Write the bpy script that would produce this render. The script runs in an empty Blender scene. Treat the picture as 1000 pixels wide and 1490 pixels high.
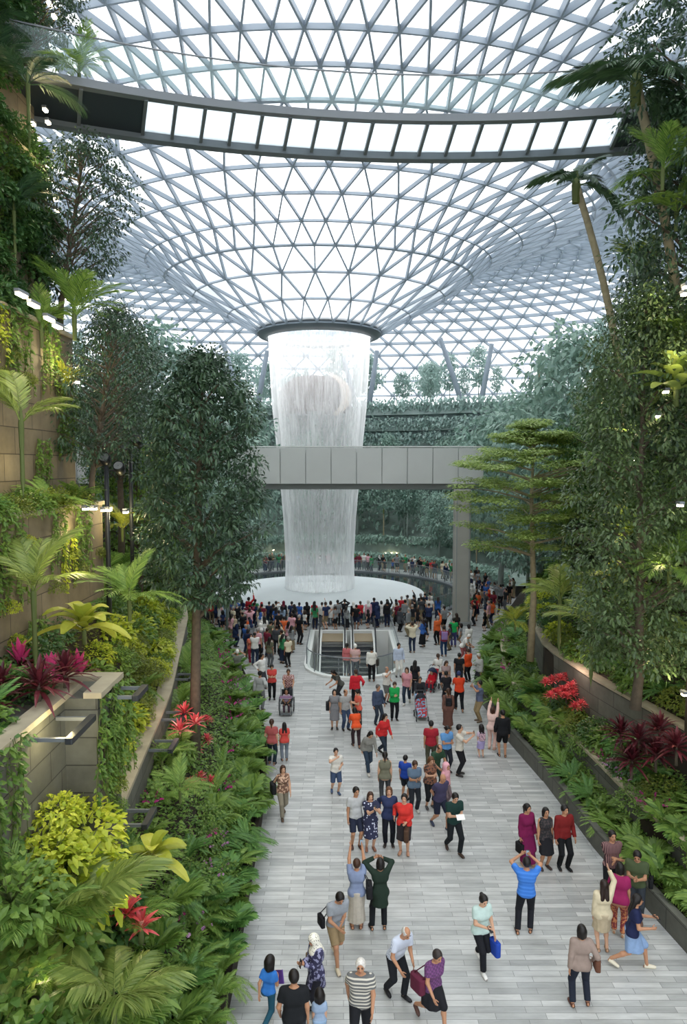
import bpy, math, random
import numpy as np
from mathutils import Vector, Matrix
RND = random.Random(11)
NR = np.random.default_rng(5)
SC = bpy.context.scene
COL = SC.collection
PI = math.pi
# ------------------------------------------------------------------ camera model (level 10.3 m above the walkway)
FPX, CZ = 1040.0, 10.3
PITCH = math.atan(69.0 / FPX)
_f = np.array([0, math.cos(PITCH), -math.sin(PITCH)]); _u = np.array([0, math.sin(PITCH), math.cos(PITCH)])
def ray(px, py):
    return _f + np.array([1, 0, 0]) * ((px - 500) / FPX) + _u * ((745 - py) / FPX)
def onz(px, py, z=0.0):                      # measured point of the place at height z
    d = ray(px, py); t = (z - CZ) / d[2]
    return np.array([0, 0, CZ]) + d * t
def atd(px, py, D):                          # measured point of the place at distance D down the valley
    d = ray(px, py); t = D / d[1]
    return np.array([0, 0, CZ]) + d * t
def lerp1(tab, D):
    return float(np.interp(D, [a for a, _ in tab], [b for _, b in tab]))

# ------------------------------------------------------------------ objects
USED = {}
def tag(o, label=None, cat=None, group=None, kind=None):
    if label:
        k = label.lower()
        if k in USED: print('DUPLABEL', label)
        USED[k] = 1
        o['label'] = label
    if cat: o['category'] = cat
    if group: o['group'] = group
    if kind: o['kind'] = kind
    return o
def mesh(name, VQ, mats, mi=None, smooth=False):
    V, Q = VQ[0], VQ[1]
    V = np.ascontiguousarray(V, dtype=np.float32); Q = np.ascontiguousarray(Q, dtype=np.int32)
    me = bpy.data.meshes.new(name)
    me.vertices.add(len(V)); me.vertices.foreach_set('co', V.ravel())
    m, k = Q.shape
    me.loops.add(m * k); me.loops.foreach_set('vertex_index', Q.ravel())
    me.polygons.add(m)
    me.polygons.foreach_set('loop_start', np.arange(0, m * k, k, dtype=np.int32))
    if mi is not None: me.polygons.foreach_set('material_index', np.ascontiguousarray(mi, dtype=np.int32))
    me.polygons.foreach_set('use_smooth', np.full(m, bool(smooth)))
    for mt in (mats if isinstance(mats, (list, tuple)) else [mats]): me.materials.append(mt)
    me.update(calc_edges=True); me.validate()
    return me
def ob(name, me, parent=None, loc=None, rz=None, sc=None):
    o = bpy.data.objects.new(name, me); COL.objects.link(o)
    if parent is not None: o.parent = parent
    if loc is not None: o.location = tuple(float(v) for v in loc)
    if rz is not None: o.rotation_euler = (0, 0, rz)
    if sc is not None: o.scale = (sc, sc, sc) if not hasattr(sc, '__len__') else sc
    return o
def obj(name, VQ, mats, parent=None, smooth=False, mi=None, loc=None):
    return ob(name, mesh(name, VQ, mats, mi, smooth), parent, loc)
def struct(name, VQ, mats, parent=None, smooth=False):
    o = obj(name, VQ, mats, parent, smooth)
    if parent is None: o['kind'] = 'structure'
    return o
def empty(name, loc, rz=0):
    o = bpy.data.objects.new(name, None); COL.objects.link(o); o.location = tuple(float(v) for v in loc); o.rotation_euler = (0, 0, rz)
    o.empty_display_size = 0.2
    return o
def dup(root):
    r = root.copy(); COL.objects.link(r)
    for k in ('label', 'group'):
        if k in r: del r[k]
    for ch in root.children:
        c = ch.copy(); COL.objects.link(c); c.parent = r
        for g in ch.children:
            d = g.copy(); COL.objects.link(d); d.parent = c
    return r
ONES = 'zeroth first second third fourth fifth sixth seventh eighth ninth tenth eleventh twelfth thirteenth fourteenth fifteenth sixteenth seventeenth eighteenth nineteenth'.split()
TENS = {2: 'twenty', 3: 'thirty', 4: 'forty', 5: 'fifty', 6: 'sixty', 7: 'seventy', 8: 'eighty', 9: 'ninety'}
def nth(n):
    if n < 20: return ONES[n]
    t, u = divmod(n, 10)
    return (TENS[t][:-1] + 'ieth') if u == 0 else TENS[t] + '-' + ONES[u]

# ------------------------------------------------------------------ geometry as (V, quads)
def cat(parts):
    Vs, Qs, n = [], [], 0
    for V, Q in parts:
        Vs.append(V); Qs.append(np.asarray(Q) + n); n += len(V)
    return np.concatenate(Vs), np.concatenate(Qs)
def xf(VQ, R=None, t=None, s=1.0):
    V = VQ[0] * s
    if R is not None: V = V @ np.asarray(R).T
    if t is not None: V = V + np.asarray(t)
    return V, VQ[1]
def Rz(a): c, s = math.cos(a), math.sin(a); return np.array([[c, -s, 0], [s, c, 0], [0, 0, 1.0]])
def Ry(a): c, s = math.cos(a), math.sin(a); return np.array([[c, 0, s], [0, 1.0, 0], [-s, 0, c]])
def Rx(a): c, s = math.cos(a), math.sin(a); return np.array([[1.0, 0, 0], [0, c, -s], [0, s, c]])
def unit(v):
    v = np.asarray(v, float); return v / (np.linalg.norm(v, axis=-1, keepdims=True) + 1e-9)
BQ = np.array([[0, 3, 2, 1], [4, 5, 6, 7], [0, 1, 5, 4], [1, 2, 6, 5], [2, 3, 7, 6], [3, 0, 4, 7]])
def box(x0, x1, y0, y1, z0, z1):
    V = np.array([[x0, y0, z0], [x1, y0, z0], [x1, y1, z0], [x0, y1, z0], [x0, y0, z1], [x1, y0, z1], [x1, y1, z1], [x0, y1, z1]], float)
    return V, BQ.copy()
def cbox(c, sx, sy, sz, R=None):
    V, Q = box(-sx / 2, sx / 2, -sy / 2, sy / 2, -sz / 2, sz / 2)
    return xf((V, Q), R, c)
def rbox(c, sx, sy, sz, r=None, R=None, n=3):
    """box with rounded vertical edges and softened rims"""
    r = r or min(sx, sy, sz) * .25
    pts = []
    for cx, cy, a0 in ((1, 1, 0), (-1, 1, 90), (-1, -1, 180), (1, -1, 270)):
        for k in range(n + 1):
            a = math.radians(a0 + 90 * k / n)
            pts.append((cx * (sx / 2 - r) + r * math.cos(a), cy * (sy / 2 - r) + r * math.sin(a)))
    P = np.array(pts); m = len(P); rings = []
    for zz, k in ((-sz / 2, .0), (-sz / 2, .9), (-sz / 2 + r * .3, 1), (sz / 2 - r * .3, 1), (sz / 2, .9), (sz / 2, .0)):
        if k == 0: rings.append(np.column_stack([P * .02, np.full(m, zz)]))
        else: rings.append(np.column_stack([P * (1 - (1 - k) * r / max(sx, sy) * 2), np.full(m, zz)]))
    V = np.concatenate(rings); Q = []
    for i in range(len(rings) - 1):
        for j in range(m): Q.append((i * m + j, i * m + (j + 1) % m, (i + 1) * m + (j + 1) % m, (i + 1) * m + j))
    return xf((V, np.array(Q)), R, c)
def tube(path, rad, n=8, closed=False, caps=True):
    P = np.asarray(path, float); m = len(P)
    rad = np.full(m, rad, float) if np.isscalar(rad) else np.asarray(rad, float)
    T = unit(np.gradient(P, axis=0)) if not closed else unit(np.roll(P, -1, 0) - np.roll(P, 1, 0))
    ref = np.array([0, 0, 1.0]) if abs(T[:, 2]).mean() < .8 else np.array([1.0, 0, 0])
    U = unit(np.cross(T, ref)); W = np.cross(T, U)
    a = np.arange(n) * 2 * PI / n
    V = (P[:, None, :] + rad[:, None, None] * (np.cos(a)[None, :, None] * U[:, None, :] + np.sin(a)[None, :, None] * W[:, None, :])).reshape(-1, 3)
    i = np.arange(m if closed else m - 1)[:, None]; j = np.arange(n)[None, :]
    i2 = (i + 1) % m
    Q = np.stack([i * n + j, i * n + (j + 1) % n, i2 * n + (j + 1) % n, i2 * n + j], -1).reshape(-1, 4)
    if caps and not closed:
        V = np.concatenate([V, P[:1], P[-1:]]); c0, c1 = m * n, m * n + 1; jj = np.arange(0, n, 2)
        Q = np.concatenate([Q, np.stack([np.full(len(jj), c0), (jj + 2) % n, (jj + 1) % n, jj], -1),
                            np.stack([np.full(len(jj), c1), (m - 1) * n + jj, (m - 1) * n + (jj + 1) % n, (m - 1) * n + (jj + 2) % n], -1)])
    return V, Q
def lathe(prof, n=48, c=(0, 0, 0), a0=0, a1=2 * PI):
    P = np.asarray(prof, float); m = len(P); full = abs(a1 - a0 - 2 * PI) < 1e-6
    a = np.linspace(a0, a1, n, endpoint=not full)
    V = np.stack([P[:, None, 0] * np.cos(a), P[:, None, 0] * np.sin(a), np.repeat(P[:, 1:2], n, 1)], -1).reshape(-1, 3) + np.asarray(c)
    i = np.arange(m - 1)[:, None]; j = np.arange(n if full else n - 1)[None, :]; j2 = (j + 1) % n
    return V, np.stack([i * n + j, i * n + j2, (i + 1) * n + j2, (i + 1) * n + j], -1).reshape(-1, 4)
def ball(c, rx, ry, rz, n=8, m=6):
    pr = [(max(1e-4, math.sin(PI * k / m)), -math.cos(PI * k / m)) for k in range(m + 1)]
    V, Q = lathe(pr, n); return V * np.array([rx, ry, rz]) + np.asarray(c), Q
def grid(P):                                 # P (a,b,3) -> sheet
    a, b = P.shape[:2]
    i = np.arange(a - 1)[:, None]; j = np.arange(b - 1)[None, :]
    return P.reshape(-1, 3), np.stack([i * b + j, i * b + j + 1, (i + 1) * b + j + 1, (i + 1) * b + j], -1).reshape(-1, 4)

# ------------------------------------------------------------------ leaves
def prof_lance(s): return np.sin(PI * np.clip(s * .93 + .07, 0, 1)) ** .8
def prof_oval(s): return np.sqrt(np.clip(1 - (2 * s * .97 - .97) ** 2, .002, 1))
def prof_strap(s): return np.clip(np.minimum(1, s * 5 + .3), 0, 1) * np.clip((1.02 - s) * 2.2, 0, 1) ** .7
def blades(P, T, N, L, W, S=3, droop=.2, fold=.0, prof=prof_lance):
    """n leaves: base P, direction T, face normal N, length L, half width W -> strips"""
    n = len(P); T = unit(T); N = unit(N - (N * T).sum(1, keepdims=True) * T); U = np.cross(T, N)
    L = np.broadcast_to(L, n)[:, None, None]; W = np.broadcast_to(W, n)[:, None, None]
    droop = np.broadcast_to(droop, n)[:, None, None]
    s = np.linspace(0, 1, S + 1)[None, :, None]
    C = P[:, None] + T[:, None] * L * s - np.array([0, 0, 1.0]) * droop * L * s ** 2
    w = W * prof(s)
    cols = [C - U[:, None] * w + N[:, None] * w * fold, C, C + U[:, None] * w + N[:, None] * w * fold] if fold else [C - U[:, None] * w, C + U[:, None] * w]
    k = len(cols)
    V = np.stack(cols, 2)                    # n,S+1,k,3
    base = (np.arange(n) * (S + 1) * k)[:, None, None]
    i = np.arange(S)[None, :, None]; j = np.arange(k - 1)[None, None, :]
    q = lambda a, b: base + (i + a) * k + (j + b)
    Q = np.stack([q(0, 0), q(0, 1), q(1, 1), q(1, 0)], -1).reshape(-1, 4)
    return V.reshape(-1, 3), Q
def rdir(n, zlo=-1, zhi=1):
    a = NR.uniform(0, 2 * PI, n); z = NR.uniform(zlo, zhi, n); r = np.sqrt(np.clip(1 - z * z, 0, 1))
    return np.stack([r * np.cos(a), r * np.sin(a), z], -1)
def frond(L, n=18, droop=.5, lf=.32, lw=.022, ang=55, vee=.35, S=2, start=.18, ldroop=.25):
    """pinnate leaf along +x, rising; returns leaflets + rachis"""
    s = np.linspace(start, 1, n)
    C = np.stack([L * s * (1 - .12 * s), 0 * s, L * (.25 * s - droop * s ** 2)], -1)
    T = unit(np.gradient(C, axis=0))
    out = []
    ln = lf * L * (np.sin(PI * (.12 + .8 * (s - start) / (1 - start))) ** .6)
    for sg in (-1, 1):
        a = np.radians(ang - 25 * s)
        D = T * np.cos(a)[:, None] + np.array([0, sg, 0]) * np.sin(a)[:, None] + np.array([0, 0, vee]) * (1 - .7 * s[:, None])
        D = D + NR.normal(0, .05, D.shape)
        N = np.tile(np.array([0, 0, 1.0]), (n, 1)) - np.array([0, sg * vee, 0])
        out.append(blades(C, D, N, ln, lw * L * (.6 + .4 * np.sin(PI * s)), S, ldroop))
    ss = np.linspace(0, 1, 6)
    C2 = np.stack([L * ss * (1 - .12 * ss), 0 * ss, L * (.25 * ss - droop * ss ** 2)], -1)
    out.append(tube(C2, np.linspace(.012, .004, 6) * max(1, L * .8), 4, caps=False))
    return cat(out)
def palm_crown(nf, L, elev=(5, 70), **k):
    out = []
    for i in range(nf):
        a = i * 2.399 + NR.uniform(-.25, .25); e = math.radians(elev[0] + (elev[1] - elev[0]) * ((i * .618) % 1))
        l = L * NR.uniform(.8, 1.08)
        out.append(xf(frond(l, **k), Rz(a) @ Ry(-e)))
    return cat(out)

# ------------------------------------------------------------------ materials
def newmat(name):
    m = bpy.data.materials.new(name); m.use_nodes = True; nt = m.node_tree
    for n in list(nt.nodes): nt.nodes.remove(n)
    return m, nt, nt.nodes, nt.links
def hexc(h):
    if not isinstance(h, str): return tuple(h)
    v = [int(h[i:i + 2], 16) / 255 for i in (1, 3, 5)]
    return tuple(c / 12.92 if c < .04045 else ((c + .055) / 1.055) ** 2.4 for c in v)
def plain(name, c, rough=.6, metal=0, spec=.4, noise=.0, nscale=6, emit=None, es=0, trans=0):
    m, nt, N, Lk = newmat(name); c = hexc(c)
    o = N.new('ShaderNodeOutputMaterial'); b = N.new('ShaderNodeBsdfPrincipled'); Lk.new(b.outputs[0], o.inputs[0])
    b.inputs['Base Color'].default_value = (*c, 1); b.inputs['Roughness'].default_value = rough; b.inputs['Metallic'].default_value = metal
    b.inputs['Specular IOR Level'].default_value = spec
    if trans: b.inputs['Transmission Weight'].default_value = trans
    if emit: b.inputs['Emission Color'].default_value = (*hexc(emit), 1); b.inputs['Emission Strength'].default_value = es
    if noise:
        t = N.new('ShaderNodeTexCoord'); x = N.new('ShaderNodeTexNoise'); x.inputs['Scale'].default_value = nscale; x.inputs['Detail'].default_value = 5
        r = N.new('ShaderNodeMapRange'); r.inputs[1].default_value = .3; r.inputs[2].default_value = .7; r.inputs[3].default_value = 1 - noise; r.inputs[4].default_value = 1 + noise
        mx = N.new('ShaderNodeMix'); mx.data_type = 'RGBA'; mx.blend_type = 'MULTIPLY'; mx.inputs[0].default_value = 1; mx.inputs[6].default_value = (*c, 1)
        Lk.new(t.outputs['Object'], x.inputs['Vector']); Lk.new(x.outputs[0], r.inputs[0]); Lk.new(r.outputs[0], mx.inputs[7]); Lk.new(mx.outputs[2], b.inputs['Base Color'])
    return m
def leafmat(name, c1, c2, transl=.3, rough=.45, c3=None):
    m, nt, N, Lk = newmat(name)
    o = N.new('ShaderNodeOutputMaterial'); mx = N.new('ShaderNodeMixShader'); b = N.new('ShaderNodeBsdfPrincipled'); t = N.new('ShaderNodeBsdfTranslucent')
    g = N.new('ShaderNodeNewGeometry'); oi = N.new('ShaderNodeObjectInfo'); ad = N.new('ShaderNodeMath'); ad.operation = 'MULTIPLY_ADD'; ad.inputs[1].default_value = .75
    m2 = N.new('ShaderNodeMath'); m2.operation = 'MULTIPLY'; m2.inputs[1].default_value = .25
    cr = N.new('ShaderNodeValToRGB'); cr.color_ramp.elements[0].color = (*hexc(c1), 1); cr.color_ramp.elements[1].color = (*hexc(c2), 1)
    if c3: e = cr.color_ramp.elements.new(.88); e.color = (*hexc(c2), 1); cr.color_ramp.elements[2].color = (*hexc(c3), 1)
    Lk.new(oi.outputs['Random'], m2.inputs[0]); Lk.new(g.outputs['Random Per Island'], ad.inputs[0]); Lk.new(m2.outputs[0], ad.inputs[2]); Lk.new(ad.outputs[0], cr.inputs[0])
    Lk.new(cr.outputs[0], b.inputs['Base Color']); Lk.new(cr.outputs[0], t.inputs[0])
    b.inputs['Roughness'].default_value = rough; b.inputs['Specular IOR Level'].default_value = .35
    mx.inputs[0].default_value = transl
    Lk.new(b.outputs[0], mx.inputs[1]); Lk.new(t.outputs[0], mx.inputs[2]); Lk.new(mx.outputs[0], o.inputs[0])
    return m
def glassmat(name, tint=(.9, .96, 1), body='#b8c6d0', base=.06, graz=.75, rough=.1, veil=0):
    """thin pane: mostly clear face-on, greyer and more reflective towards grazing"""
    m, nt, N, Lk = newmat(name)
    o = N.new('ShaderNodeOutputMaterial'); mx = N.new('ShaderNodeMixShader'); tr = N.new('ShaderNodeBsdfTransparent'); tr.inputs[0].default_value = (*tint, 1)
    gl = N.new('ShaderNodeBsdfPrincipled'); gl.inputs['Base Color'].default_value = (*hexc(body), 1); gl.inputs['Roughness'].default_value = rough
    lw = N.new('ShaderNodeLayerWeight'); lw.inputs[0].default_value = .5
    p = N.new('ShaderNodeMath'); p.operation = 'POWER'; p.inputs[1].default_value = 3.0 if not veil else 1.7
    r = N.new('ShaderNodeMapRange'); r.inputs[3].default_value = base; r.inputs[4].default_value = graz
    Lk.new(lw.outputs['Facing'], p.inputs[0]); Lk.new(p.outputs[0], r.inputs[0]); Lk.new(r.outputs[0], mx.inputs[0])
    src = tr
    if veil:                                 # fritted glass: part of the light is scattered
        tl = N.new('ShaderNodeBsdfTranslucent'); tl.inputs[0].default_value = (.96, .98, 1, 1); mv = N.new('ShaderNodeMixShader'); mv.inputs[0].default_value = veil
        Lk.new(tr.outputs[0], mv.inputs[1]); Lk.new(tl.outputs[0], mv.inputs[2]); src = mv
    Lk.new(src.outputs[0], mx.inputs[1]); Lk.new(gl.outputs[0], mx.inputs[2]); Lk.new(mx.outputs[0], o.inputs[0])
    return m
def stonemat(name, c1, c2, bw, bh, mort='#3a3a36', axis='wall', rough=.75, msize=.012, tint=None):
    """coursed stone: brick texture laid on the wall (x+y along, z up) or the floor (x along, y up)"""
    m, nt, N, Lk = newmat(name)
    o = N.new('ShaderNodeOutputMaterial'); b = N.new('ShaderNodeBsdfPrincipled'); Lk.new(b.outputs[0], o.inputs[0])
    g = N.new('ShaderNodeNewGeometry'); sp = N.new('ShaderNodeSeparateXYZ'); cb = N.new('ShaderNodeCombineXYZ')
    Lk.new(g.outputs['Position'], sp.inputs[0])
    if axis == 'wall':
        a = N.new('ShaderNodeMath'); a.operation = 'ADD'; Lk.new(sp.outputs[0], a.inputs[0]); Lk.new(sp.outputs[1], a.inputs[1])
        Lk.new(a.outputs[0], cb.inputs[0]); Lk.new(sp.outputs[2], cb.inputs[1])
    else:
        Lk.new(sp.outputs[0], cb.inputs[0]); Lk.new(sp.outputs[1], cb.inputs[1])
    br = N.new('ShaderNodeTexBrick'); br.inputs['Scale'].default_value = 1; br.inputs['Brick Width'].default_value = bw; br.inputs['Row Height'].default_value = bh
    br.inputs['Mortar Size'].default_value = msize; br.inputs['Mortar Smooth'].default_value = .3; br.inputs['Bias'].default_value = 0
    br.inputs['Color1'].default_value = (*hexc(c1), 1); br.inputs['Color2'].default_value = (*hexc(c2), 1); br.inputs['Mortar'].default_value = (*hexc(mort), 1)
    br.offset = .37; br.squash = 1.0
    Lk.new(cb.outputs[0], br.inputs['Vector'])
    nz = N.new('ShaderNodeTexNoise'); nz.inputs['Scale'].default_value = 2.2; nz.inputs['Detail'].default_value = 8; nz.inputs['Roughness'].default_value = .65
    mp = N.new('ShaderNodeMapping'); mp.inputs['Scale'].default_value = (.45, 2.2, 1) if axis != 'wall' else (1, 1, 1)
    Lk.new(g.outputs['Position'], mp.inputs[0]); Lk.new(mp.outputs[0], nz.inputs['Vector'])
    r = N.new('ShaderNodeMapRange'); r.inputs[1].default_value = .3; r.inputs[2].default_value = .7; r.inputs[3].default_value = .78; r.inputs[4].default_value = 1.2
    mx = N.new('ShaderNodeMix'); mx.data_type = 'RGBA'; mx.blend_type = 'MULTIPLY'; mx.inputs[0].default_value = 1
    Lk.new(nz.outputs[0], r.inputs[0]); Lk.new(br.outputs[0], mx.inputs[6]); Lk.new(r.outputs[0], mx.inputs[7]); Lk.new(mx.outputs[2], b.inputs['Base Color'])
    b.inputs['Roughness'].default_value = rough; b.inputs['Specular IOR Level'].default_value = .35
    bp = N.new('ShaderNodeBump'); bp.inputs['Strength'].default_value = .25; bp.inputs['Distance'].default_value = .02
    Lk.new(br.outputs['Fac'], bp.inputs['Height']); bp.invert = True; Lk.new(bp.outputs[0], b.inputs['Normal'])
    return m
# ------------------------------------------------------------------ materials of the setting
M_floor = stonemat('paving_stone', '#979997', '#bbbcb9', .95, .16, mort='#777976', axis='floor', rough=.38, msize=.006)
M_wall = stonemat('retaining_stone', '#675d4a', '#756a55', 1.5, .62, mort='#352f26')
M_darkwall = stonemat('planter_stone', '#4f5048', '#5d5d54', 1.2, .5, mort='#2e2e2a')
M_coping = plain('coping_stone', '#9c927b', .7, noise=.15, nscale=3)
M_soil = plain('planting_soil', '#241d12', .95, noise=.4, nscale=2)
M_steel = plain('roof_steel', '#98a4b0', .5, noise=0)
M_roofglass = glassmat('roof_glass', (.97, .985, 1), '#8ea2b2', .02, .9, veil=.45)
M_ring = plain('oculus_ring_grey', '#5f676c', .5)
M_dark = plain('dark_metal', '#23262a', .45)
M_grey = plain('grey_metal', '#6d7276', .4, metal=.3)
M_white = plain('white_panel', '#e3e3de', .4)
M_bridge = plain('bridge_panel', '#b9bbb6', .45, noise=.04, nscale=.6)
M_bridge2 = plain('bridge_soffit', '#858a88', .6)
M_clear = glassmat('clear_glass', (.93, .98, .97), '#c4d4d2', .10, .6, .05)
M_conc = plain('concrete_column', '#9c9a90', .7, noise=.08, nscale=.8)
M_deckglass = plain('frosted_floor_glass', '#eef4f6', .35)
M_lamp = plain('lamp_lens', '#fff2d6', .4, emit='#ffe6b8', es=28)

XL = [(2, -2.2), (13, -2.15), (20, -2.35), (25, -2.7), (30, -3.8), (36, -5.4), (44, -8.2), (52, -11.5), (60, -15), (75, -17)]
X1 = [(2, -3.9), (10, -4.0), (13.5, -4.4), (21, -5.2), (31.6, -7.0), (38, -8.6), (48, -12.5), (60, -17)]
XR = [(2, 8.1), (15, 7.25), (18, 6.75), (22.6, 6.5), (26.4, 6.1), (30, 5.75), (36, 6.9), (42, 8.6), (50, 11.8), (60, 15.5), (75, 17.5)]
AX, AY = -1.9, 57.0
# ------------------------------------------------------------------ floor with the escalator opening
EX0, EX1, EY0, EY1 = -1.75, 2.75, 33.9, 43.4
def stadium(r=0.0, n=10):
    cx = (EX0 + EX1) / 2; hw = (EX1 - EX0) / 2 + r; pts = []
    k = 2.2 + r
    for i in range(n + 1): a = PI + PI * i / n; pts.append((cx + hw * math.cos(a), EY0 + 2.2 + k * math.sin(a)))
    pts += [(cx + hw, EY1 + r), (cx - hw, EY1 + r)]
    return pts
import bmesh
def floor_with_hole():
    bm = bmesh.new(); outer = [(-40, -6), (40, -6), (40, 125), (-40, 125)]; hole = stadium()
    es = []
    for loop in (outer, hole):
        vs = [bm.verts.new((x, y, 0)) for x, y in loop]
        for i in range(len(vs)): es.append(bm.edges.new((vs[i], vs[(i + 1) % len(vs)])))
    bmesh.ops.triangle_fill(bm, use_beauty=True, edges=es, normal=(0, 0, 1))
    me = bpy.data.meshes.new('floor'); bm.to_mesh(me); bm.free(); me.materials.append(M_floor)
    return me
fl = ob('floor', floor_with_hole()); fl['kind'] = 'structure'
def ribbon(pts, z0, z1, closed=True):
    P = np.array([[(x, y, z0), (x, y, z1)] for x, y in (pts + pts[:1] if closed else pts)]); return grid(P)
struct('wall_pit', ribbon(stadium(), -7, 0), M_white)
struct('floor_lower', box(EX0 - 1, EX1 + 1, EY0 - 3, EY1 + 3, -7.2, -7), M_bridge2)
def ringstrip(a, b, z0, z1):
    A, B = np.array(a), np.array(b); n = len(A)
    col = lambda P, z: np.column_stack([P, np.full(n, z)])
    P = np.stack([col(A, z0), col(A, z1), col(B, z1), col(B, z0)], 1); P = np.concatenate([P, P[:1]]); return grid(P)
t = struct('trim_1', ringstrip(stadium(0), stadium(.28), 0, .1), M_white); 

# ------------------------------------------------------------------ left terraces
def banded(stations, prof):
    return grid(np.array([[(x, D, z) for x, z in prof(D)] for D in stations]))
ST = list(np.arange(4, 60.1, 2.0))
def profL(D):
    xe, x1 = lerp1(XL, D), lerp1(X1, D)
    w = xe - x1
    return [(xe, 0), (xe, .5), (xe - .12, .5), (xe - .13, .42), (xe - w * .42, .75), (xe - w * .62, 1.7), (x1 + .05, 2.6)]
def zL(x, D):
    xe, x1 = lerp1(XL, D), lerp1(X1, D); p = profL(D)[3:]
    if x > x1: return float(np.interp(-x, [-a for a, _ in p], [b for _, b in p]))
    q = profL2(D) if D > 13 else [(x1 - .3, 3.4), (-4.9, 3.5), (-4.91, 6.2), (-6.7, 6.2)]
    return float(np.interp(-x, [-a for a, _ in q], [b for _, b in q]))
def profL2(D):
    x1 = lerp1(X1, D)
    if D < 20: return [(x1 - .3, 3.42), (x1 - 1.0, 3.9), (-6.75, 6.3)]
    return [(x1 - .3, 3.42), (x1 - 1.2, 4.2), (x1 - 3, 6.0), (x1 - 6, 10), (x1 - 10, 13), (x1 - 18, 16)]
struct('ground_left', banded(ST, profL), M_soil)
g2 = [banded([13.2, 15, 17, 19.9], profL2), banded([20.1, 24, 28, 32, 38, 44, 50, 60], profL2)]
struct('ground_left_upper', cat(g2), M_soil)
def wall_run(tab, z0, z1, th, D0, D1, off=0.0, step=1.5, side=-1, mats=None, name='wall_left', cop=True):
    Ds = np.arange(D0, D1 + .01, step); xs = [lerp1(tab, d) + off for d in Ds]
    P = np.array([[(x, d, z0), (x, d, z1), (x + side * th, d, z1), (x + side * th, d, z0)] for x, d in zip(xs, Ds)])
    w = struct(name, cat([grid(P), box(min(xs[0], xs[0] + side * th), max(xs[0], xs[0] + side * th), Ds[0], Ds[0] + .02, z0, z1)]), mats or M_darkwall)
    if cop:
        P = np.array([[(x - side * .05, d, z1), (x - side * .05, d, z1 + .09), (x + side * (th + .05), d, z1 + .09), (x + side * (th + .05), d, z1)] for x, d in zip(xs, Ds)])
        c = obj('coping', cat([grid(P), box(min(xs[0], xs[0] + side * th), max(xs[0], xs[0] + side * th), Ds[0] - .04, Ds[0], z1, z1 + .09)]), M_coping, w)
    return w
wall_run(X1, 1.8, 3.45, .34, 13.4, 44, name='wall_left_lower')
wall_run([(2, -3.85), (12, -4.05)], 1.5, 2.95, .3, 5.0, 10.3, name='wall_left_near')
wall_run([(2, -3.6), (14, -3.55)], .6, 1.75, .25, 10.6, 13.0, name='wall_left_step')
def terrace(name, x0, x1, y0, y1, z0, z1, mt=M_wall):
    w = struct(name, box(x0, x1, y0, y1, z0, z1), mt)
    obj('coping', cat([box(x1 - .25, x1 + .07, y0, y1 + .07, z1, z1 + .1), box(x0, x1 - .25, y1 - .2, y1 + .07, z1, z1 + .1)]), M_coping, w)
    return w
terrace('wall_left_second', -6.8, -4.9, 3, 12.9, 0, 6.2, M_darkwall)
terrace('wall_left_corner', -5.6, -4.32, 12.3, 13.5, 0, 6.2, M_darkwall)
terrace('wall_left_third', -7.7, -6.7, 3, 19.8, 0, 9.2)
terrace('wall_left_fourth', -8.5, -7.6, 3, 20.3, 0, 13.8)
terrace('wall_left_fifth', -9.1, -8.4, 3, 20.8, 0, 18.5)
terrace('wall_left_sixth', -12, -9.0, 3, 21.5, 0, 27)
# ------------------------------------------------------------------ right terraces
def r1(D): return lerp1(XR, D) + 1.15
R2T = [(2, 11.0), (15, 10.0), (19.4, 9.3), (23.7, 8.45), (28, 8.0), (34, 8.9), (44, 11.5), (60, 18)]
def profR(D):
    xe = lerp1(XR, D); b = max(r1(D), 0); x2 = max(lerp1(R2T, D), b + .5)
    return [(xe + .15, .48), (b, .55), (b + .01, 1.15), (x2, 1.7), (x2 + .01, 2.95), (x2 + 2, 4.2), (x2 + 4, 7), (x2 + 7, 11), (x2 + 10, 14.5), (x2 + 20, 20)]
def zR(x, D):
    p = profR(D); return float(np.interp(x, [a for a, _ in p], [b for _, b in p]))
struct('ground_right', banded(ST, profR), M_soil)
for k, (a, b, o) in enumerate([(4, 17.2, 0), (17.2, 22.7, .02), (22.7, 26.4, 0), (26.4, 44, .05)]):
    wall_run(XR, 0, .56, .18, a, b, off=o, step=(b - a) / 4, side=1, name='wall_right_planter', cop=False)
wall_run([(d, r1(d)) for d in range(2, 61, 2)], .4, 1.25, .25, 14, 40, side=1, name='wall_right_middle', mats=M_darkwall)
wall_run(R2T, 1.5, 3.05, .3, 12, 34, side=1, name='wall_right_upper', mats=M_darkwall)

# ------------------------------------------------------------------ the glass roof: a ring-shaped diagrid dropping to the oculus
PROF = [(4.83, 20.6, 27), (6.4, 21.9, 27), (8.0, 23.3, 27), (9.2, 24.7, 54), (10.3, 25.9, 54), (12.1, 27.0, 54), (14.0, 27.9, 54), (16.1, 28.75, 54), (17.3, 29.9, 108),
        (18.95, 30.9, 108), (20.8, 31.7, 108), (22.9, 32.3, 108), (25, 32.9, 108), (27.5, 33.2, 108), (30, 33.2, 108), (32.5, 32.9, 108), (35, 32.3, 108), (38, 31.2, 108),
        (41, 29.5, 108), (44, 27.2, 108), (47, 24.2, 108), (49.5, 20.5, 108), (51.5, 16, 108), (53, 10.5, 108), (54, 4, 108)]
P2 = []
for a_, b_ in zip(PROF, PROF[1:]):           # closer rings on the outer half of the dome
    P2.append(a_)
    if a_[0] >= 27.5: P2.append(((a_[0] + b_[0]) / 2, (a_[1] + b_[1]) / 2 + .12, 108))
PROF = P2 + PROF[-1:]
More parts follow.
